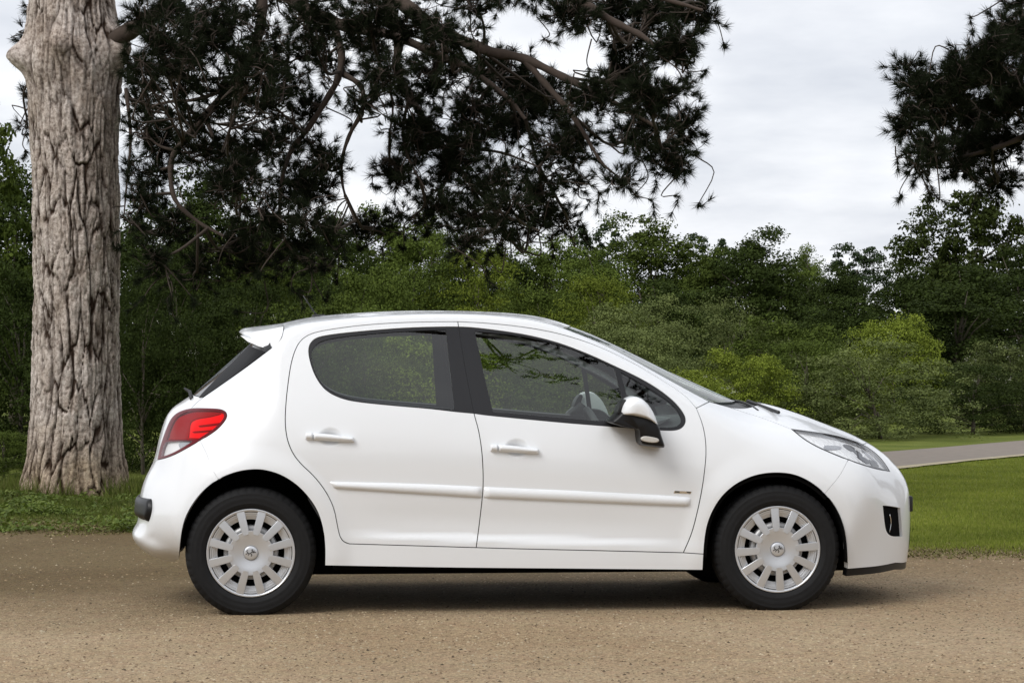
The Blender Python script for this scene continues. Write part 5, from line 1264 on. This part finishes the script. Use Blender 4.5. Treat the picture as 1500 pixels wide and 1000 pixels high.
for (du, dv, par) in ((0, 0, rdoor), (270.8, 17, fdoor)):
    A_ = lambda L_: [(a + du, b + dv + (a - 484) * .012) for a, b in L_]
    strip('door_handle', A_([(459, 634.3), (480, 635.2), (500, 637.7), (518.5, 640)]), A_([(459, 645), (480, 646), (500, 647), (518.5, 647.5)]), .030, paint, par, n=40, taper=.012, power=.4)
    strip('handle_cap', A_([(447.5, 634.5), (452, 634.2), (458, 634.2)]), A_([(447.5, 644.3), (452, 644.8), (458, 645)]), .028, paint, par, n=14, taper=.006, power=.35)
badge_p = pxs([(988, 718.2), (1013, 719.3), (1011.5, 722.8), (986.5, 721.8)])
bdg = panel('badge', SIDE, resample(badge_p, .01), chrome, fdoor, gap=0, off=.002, flange=.003, grid=.01)
panel('badge_mark', SIDE, resample(pxs([(989, 718.8), (996, 719.1), (995, 721), (988, 720.7)]), .005), lamp_dark, bdg, gap=0, off=.003, flange=.001, grid=.01)
panel('badge_mark', SIDE, resample(pxs([(1005, 719.6), (1012, 720), (1010.7, 722), (1007, 721.6)]), .005), lamp_dark, bdg, gap=0, off=.003, flange=.001, grid=.01)

# door mirrors
def blob(name, px, y0, y1, mat, parents, step=3, e0=.85, e1=.25, pw=2.6, n=16, shear=0.0):
    Y = (y0 + y1) / 2; P = plane_pt(spline(px, step, 1, closed=True), -abs(Y)); c = P.mean(0); secs = []
    for t in np.linspace(0, 1, n):
        tt = 1 - (1 - t) ** 1.7; y = y0 + (y1 - y0) * tt
        s = e1 + (1 - e1) * (1 - np.clip((tt - .45) / .55, 0, 1) ** pw) ** (1 / pw); s *= e0 + (1 - e0) * min(1, tt / .2)
        secs.append(np.stack([(P[:, 0] - c[0]) * s + c[0], np.full(len(P), -y), (P[:, 1] - c[1]) * s + c[1]], -1))
    return [loft(name, secs, mat, parents[0], sharp=75), loft(name, [np.array(s) * np.array([1, -1, 1]) for s in secs], mat, parents[1], sharp=75)]
mir = blob('door_mirror', [(889, 617), (897, 609), (905, 601), (910, 596), (925, 606.5), (945, 610), (957, 617), (963.5, 624), (966.5, 636), (972, 653), (969, 655.5), (950, 653.5), (936.5, 651), (933.5, 640), (932, 628), (917, 625.5), (905, 622.5)], .80, 1.0, mirror_blk, (car, car), e0=.9, e1=.8)
blob('mirror_cap', [(906.5, 607), (907, 598), (911, 588), (918, 582), (927, 580), (938, 582.5), (949, 592), (957, 604.5), (962, 617), (963.5, 624), (957, 619.5), (947, 614.5), (934, 611), (920, 608.5)], .85, 1.03, paint, mir, e0=.93, e1=.35, pw=2.2)
blob('mirror_face', [(901, 607), (903, 597), (909, 587), (914, 583.5), (917, 586), (913, 600), (912, 609)], .835, .985, mirror_blk, mir, e0=.9, e1=.8)
ind = blob('indicator', [(938, 641), (944, 638.3), (957, 640), (964, 642), (966, 646), (960, 648.2), (949, 647.5), (940, 645)], .985, 1.008, simple('indicator_lens', (.55, .53, .49), .25), mir, step=2, e0=1, e1=.7)

# windscreen wipers
for (x0, y0, x1, y1) in ((1.30, -.42, 1.24, .14), (1.31, .12, 1.22, .60)):
    yy = np.linspace(y0, y1, 12); xx = np.linspace(x0, x1, 12)
    z = TOP.to3(np.stack([xx, -yy], -1))[:, 2]
    wp = tube('wiper', np.stack([xx - .05, yy, z + .002], -1), .007, plastic, car, 6)
    tube('wiper_arm', np.stack([np.linspace(x0 + .04, x0 - .05, 8), np.linspace(y0 - .08, (y0 + y1) / 2, 8), np.linspace(z[0] - .004, z[6] + .006, 8)], -1), .009, plastic, wp, 6)
tube('wiper', np.array([hit([(281, 584)])[0], hit([(278, 577)])[0] + [0, 0, .012], hit([(274, 571)])[0] * [1, .4, 1] + [-.015, 0, .008]]), [.011, .009, .005], plastic, car, 8)

# wheel housings, floor, cabin
def archbox(name, px):
    P = plane_pt(spline(px, 6), -.84)
    m = len(P); V = np.vstack([np.stack([P[:, 0], np.full(m, -y), P[:, 1]], -1) for y in (.842, .50)])
    Fc = [(i, i + 1, m + i + 1, m + i) for i in range(m - 1)] + [tuple(range(m, 2 * m))]
    a = link(name, np_mesh(name, V, Fc, False), car, dark_in)
    Vm, Fm = mirror_np(V, Fc); link(name, np_mesh(name, Vm, Fm, False), car, dark_in)
archbox('wheel_housing', sub(q['arch_r'], (263, 808), (476, 815))); archbox('wheel_housing', sub(q['arch_f'], (1030.7, 815), (1241, 825)))
rbox('underbody', (-1.42, -.56, .17), (1.85, .56, .30), .03, dark_in, car)
rbox('underbody', (-.88, -.80, .215), (.88, .80, .30), .01, dark_in, car)
# dark inner frame behind the shut lines
def backing(name, poly, chart, w=.018, depth=.016, mode='pair'):
    poly = clean(poly)
    if area2(poly) < 0: poly = poly[::-1]
    a = inset(poly, w); b = inset(poly, -w); n = len(poly)
    V2 = np.vstack([a, b]); V = chart.to3(V2); N = grad(V); V = V - N * depth
    keep = np.abs(V[:, 1]) > .02
    Fc = [(i, (i + 1) % n, n + (i + 1) % n, n + i) for i in range(n) if keep[[i, (i + 1) % n, n + i, n + (i + 1) % n]].all()]
    link(name, np_mesh(name, V, Fc), car, dark_in)
    Vm, Fm = mirror_np(V, Fc); link(name, np_mesh(name, Vm, Fm), car, dark_in)
for pl_, ch in ((fd_poly, SIDE), (rd_poly, SIDE), (pxs(fw), SIDE)): backing('inner_frame', pl_, ch)
for ch, c_ in ((SIDE, HLN), (SIDE, q['drip']), (REAR, BSH), (REAR, spline([(280, 598), (286, 591), (297, 582)])), (SIDE, spline([(397.5, 509.7), (409, 498.5), (414, 489), (415.7, 477.5)]))):
    P = hit(c_); N = grad(P); T_ = np.gradient(P, axis=0); S_ = np.cross(N, T_); S_ /= np.linalg.norm(S_, axis=1, keepdims=True)
    V = np.vstack([P - N * .016 + S_ * .014, P - N * .016 - S_ * .014]); n = len(P); Fc = [(i, i + 1, n + i + 1, n + i) for i in range(n - 1)]
    link('inner_frame', np_mesh('inner_frame', V, Fc), car, dark_in); Vm, Fm = mirror_np(V, Fc); link('inner_frame', np_mesh('inner_frame', Vm, Fm), car, dark_in)

# cabin: door cards, headliner, dashboard, steering wheel, seats
bl = pxs(spline([(470, 577), (524, 596), (628, 606), (721, 616), (820, 626), (900, 632.5), (1000, 638)]))
dc = cat(bl, [[.88, .62], [.86, .30], [-.85, .30], [-1.0, .55], [-1.05, .95]])
panel('door_card', SIDE, resample(dc, .03), cabin, car, gap=0, off=-.06, flange=.02, grid=.06)
panel('headliner', TOP, cat(roof2, top_f[1:], top_r[::-1][:-1]), cabin, car, mode='join', grid=.05, off=-.03, flange=0, gap=.03)
dash = [(.62, .60), (.64, .80), (.70, .88), (.86, .92), (1.04, .93), (1.08, .80), (1.0, .5)]
loft('dashboard', [[(x, y, z + dz) for x, z in dash] for y, dz in ((-.62, -.03), (-.5, 0), (-.37, .02), (-.2, 0), (.2, 0), (.5, 0), (.62, -.03))], cabin, car)
loft('instrument_hood', [[(.62 - .0, y, .84), (.60, y, .90 + dz), (.68, y, .93 + dz), (.80, y, .93)] for y, dz in ((-.52, -.03), (-.45, .0), (-.37, .01), (-.29, .0), (-.22, -.03))], cabin_lt, car)
a = np.linspace(0, 2 * math.pi, 41); ct = np.array([.47, -.37, .80]); ax1 = np.array([0, 1, 0]); ax2 = np.array([-.42, 0, .91])
V, Fc = [], []
ring = ct + .185 * (np.cos(a)[:, None] * ax1 + np.sin(a)[:, None] * ax2)
sw = tube('steering_wheel', ring, .017, cabin, car, 8, ends=False)
tube('steering_column', [ct + [0, 0, 0], ct + [.16, 0, -.07]], [.05, .06], cabin, sw, 10)
for s in (-1, 1): tube('spoke', [ct, ct + s * .18 * ax1], .012, cabin, sw, 6)
def seat(y, x, w):
    s = rbox('seat', (x - .02, y - w, .30), (x + .46, y + w, .47), .06, cabin, car, 3)
    b = rbox('backrest', (-.07, -w, 0), (.07, w, .56), .05, cabin, s, 3)
    b.location = (x, y, .36); b.rotation_euler.y = math.radians(-24)
seat(-.36, -.06, .24); seat(.36, -.06, .24); seat(0, -.80, .58)
rbox('parcel_shelf', (-1.52, -.52, .88), (-1.05, .52, .91), .01, cabin, car)
im = plane_pt([(862, 500)], 0)[0]
rbox('rear_view_mirror', (.42, -.11, 1.24), (.445, .11, 1.30), .01, cabin, car)

# wheels
def lathe(profile, seg, wob=None):
    pr = np.array(profile); m = len(pr); a = np.linspace(0, 2 * math.pi, seg, endpoint=False)
    V = np.stack([pr[None, :, 0] * np.cos(a)[:, None], np.broadcast_to(pr[None, :, 1], (seg, m)), pr[None, :, 0] * np.sin(a)[:, None]], -1).copy()
    if wob is not None: V = wob(V, a)
    Fc = [(i * m + j, i * m + j + 1, ((i + 1) % seg) * m + j + 1, ((i + 1) % seg) * m + j) for i in range(seg) for j in range(m - 1)]
    return V.reshape(-1, 3), Fc
HR = .300
tp_ = [(.190, -.055), (.200, -.064), (.2095, -.069), (.2115, -.078), (.2145, -.085), (.220, -.089), (.232, -.0925), (.236, -.0945), (.239, -.0933), (.252, -.0965), (.266, -.0955), (.278, -.0915), (.281, -.0925), (.284, -.090), (.293, -.084), (.300, -.077), (.3065, -.070), (.3095, -.058), (.3105, -.050), (.3055, -.048), (.3055, -.042), (.3108, -.040), (.311, 0)]
tp_ = tp_ + [(r, -y) for r, y in tp_[::-1][1:]]
def wob(V, a):
    r0 = np.hypot(V[..., 0], V[..., 2]); n = len(a)
    nick = ((np.arange(n) % 5) == 0)[:, None] & (r0 > .2925) & (np.abs(V[..., 1]) > .044)
    V[..., 0] *= np.where(nick, .984, 1); V[..., 2] *= np.where(nick, .984, 1)
    low = V[..., 2] < -HR + .004      # contact patch
    V[..., 2] = np.where(low, np.maximum(V[..., 2], -HR) , V[..., 2])
    sag = np.clip((-V[..., 2] - .19) / .11, 0, 1) ** 2 * np.exp(-(V[..., 0] / .11) ** 2)
    V[..., 1] += np.sign(V[..., 1]) * .007 * sag * (np.abs(V[..., 1]) > .06)
    return V
ty_me = np_mesh('tyre', *lathe(tp_, 250, wob)); ty_me.materials.append(rubber)
st_me = np_mesh('wheel', *lathe([(.03, -.050), (.06, -.052), (.085, -.046), (.108, -.060), (.127, -.058), (.131, -.030), (.134, .01)], 60)); st_me.materials.append(steel)
dm_me = np_mesh('brake_drum', *lathe([(0, -.02), (.12, -.020), (.189, -.020), (.1905, -.072), (.199, -.080)], 40), smooth=False); dm_me.materials.append(dark_in)
def cover_mesh(rot):
    RO = .209
    def yd(r): return -.079 - .013 * (1 - (np.asarray(r) / RO) ** 2)
    V = []; Fc = []
    def add(v, f):
        b = len(V); V.extend([tuple(p) for p in v]); Fc.extend([tuple(b + i for i in t) for t in f])
    # rim lip, stepped rings, centre disc
    add(*lathe([(.210, -.070), (.2105, -.080), (.209, -.0835), (.2045, -.0842), (.2015, -.0825), (.2010, -.074)], 96))
    add(*lathe([(.2020, -.0805), (.1965, -.0795), (.1958, -.0735), (.1935, -.0735), (.1928, -.0775), (.1875, -.0770), (.1868, -.0700), (.1845, -.0700), (.1838, -.0735), (.1780, -.0730), (.1772, -.0660), (.1690, -.0655), (.1683, -.0600), (.1590, -.0590), (.1580, -.048)], 96))
    add(*lathe([(.0345, -.0755), (.036, -.0785), (.05, -.0805), (.07, -.0845), (.088, -.0880), (.1005, yd(.1005) + .0004), (.1045, yd(.1045)), (.1065, yd(.106) + .002), (.107, -.068)], 96))
    add(*lathe([(.0001, -.0900), (.012, -.0897), (.022, -.0888), (.029, -.0876), (.0322, -.0858), (.0332, -.082), (.0335, -.073), (.0345, -.073)], 48))
    for k in range(12):
        a0 = rot + k * math.pi / 6; rr = np.linspace(.088, .2025, 8); hw = np.interp(rr, [.088, .105, .2025], [.012, .0172, .0198]); col = []
        ca, sa = math.cos(a0), math.sin(a0)
        secs = []
        for r, h in zip(rr, hw):
            pts = []
            for (w, dy) in ((-1, .013), (-1, .0012), (-.93, 0), (0, -.0006), (.93, 0), (1, .0012), (1, .013)):
                x, z = r, w * h; pts.append((x * ca - z * sa, float(yd(r)) + dy - .0003, x * sa + z * ca))
            secs.append(pts)
        m = 7
        v = [p for s in secs for p in s]; f = [(i * m + j, i * m + j + 1, (i + 1) * m + j + 1, (i + 1) * m + j) for i in range(7) for j in range(6)]
        add(v, f)
    me = np_mesh('wheel_cover', np.array(V), Fc)
    bm = bmesh.new(); bm.from_mesh(me); bmesh.ops.recalc_face_normals(bm, faces=bm.faces); bm.to_mesh(me); bm.free()
    # make every face look outward (-y)
    bm = bmesh.new(); bm.from_mesh(me)
    for f in bm.faces:
        if f.normal.y > .05: f.normal_flip()
    bm.to_mesh(me); bm.free()
    me.set_sharp_from_angle(angle=math.radians(35)); me.materials.append(silver)
    return me
def emblem_mesh():
    """small rearing lion in relief"""
    lines = [[(-9, -9), (-6, -3), (-2, 0), (2, 3), (5, 8), (8, 9)], [(-2, 0), (-8, 0), (-14, -2), (-16, -5)], [(2, 3), (8, 2), (14, 3), (17, 1)], [(-2, 0), (3, -5), (1, -11)], [(4, 6), (9, 5), (12, 8)], [(-5, -3), (-11, 3), (-13, 8), (-9, 10)], [(5, 8), (3, 11), (7, 12)]]
    V = []; Fc = []
    for l in lines:
        p = spline(l, 1.5, 0) * .00145
        r = .0026 * np.sin(np.linspace(.35, 2.6, len(p)))
        v, f = tube(None, np.stack([p[:, 0], -.0903 + .25 * np.hypot(p[:, 0], p[:, 1]) ** 2 * 10, p[:, 1]], -1), r, None, None, 6)
        b = len(V); V.extend(map(tuple, v)); Fc.extend([tuple(b + i for i in t) for t in f])
    me = np_mesh('emblem', np.array(V), Fc); me.materials.append(simple('emblem_grey', (.10, .10, .10), .25, metal=.6)); return me
em_me = emblem_mesh(); cv = {1: cover_mesh(math.radians(90 + 4 - 30 * 3)), -1: cover_mesh(math.radians(90 + 14.5))}
for sx in (-1, 1):
    for side in (-1, 1):
        w = link('wheel', st_me, car); w.location = (sx * 1.269, side * .737, HR)
        if side > 0: w.rotation_euler.z = math.pi
        link('tyre', ty_me, w); link('brake_drum', dm_me, w); c_ = link('wheel_cover', cv[sx], w); link('emblem', em_me, w)
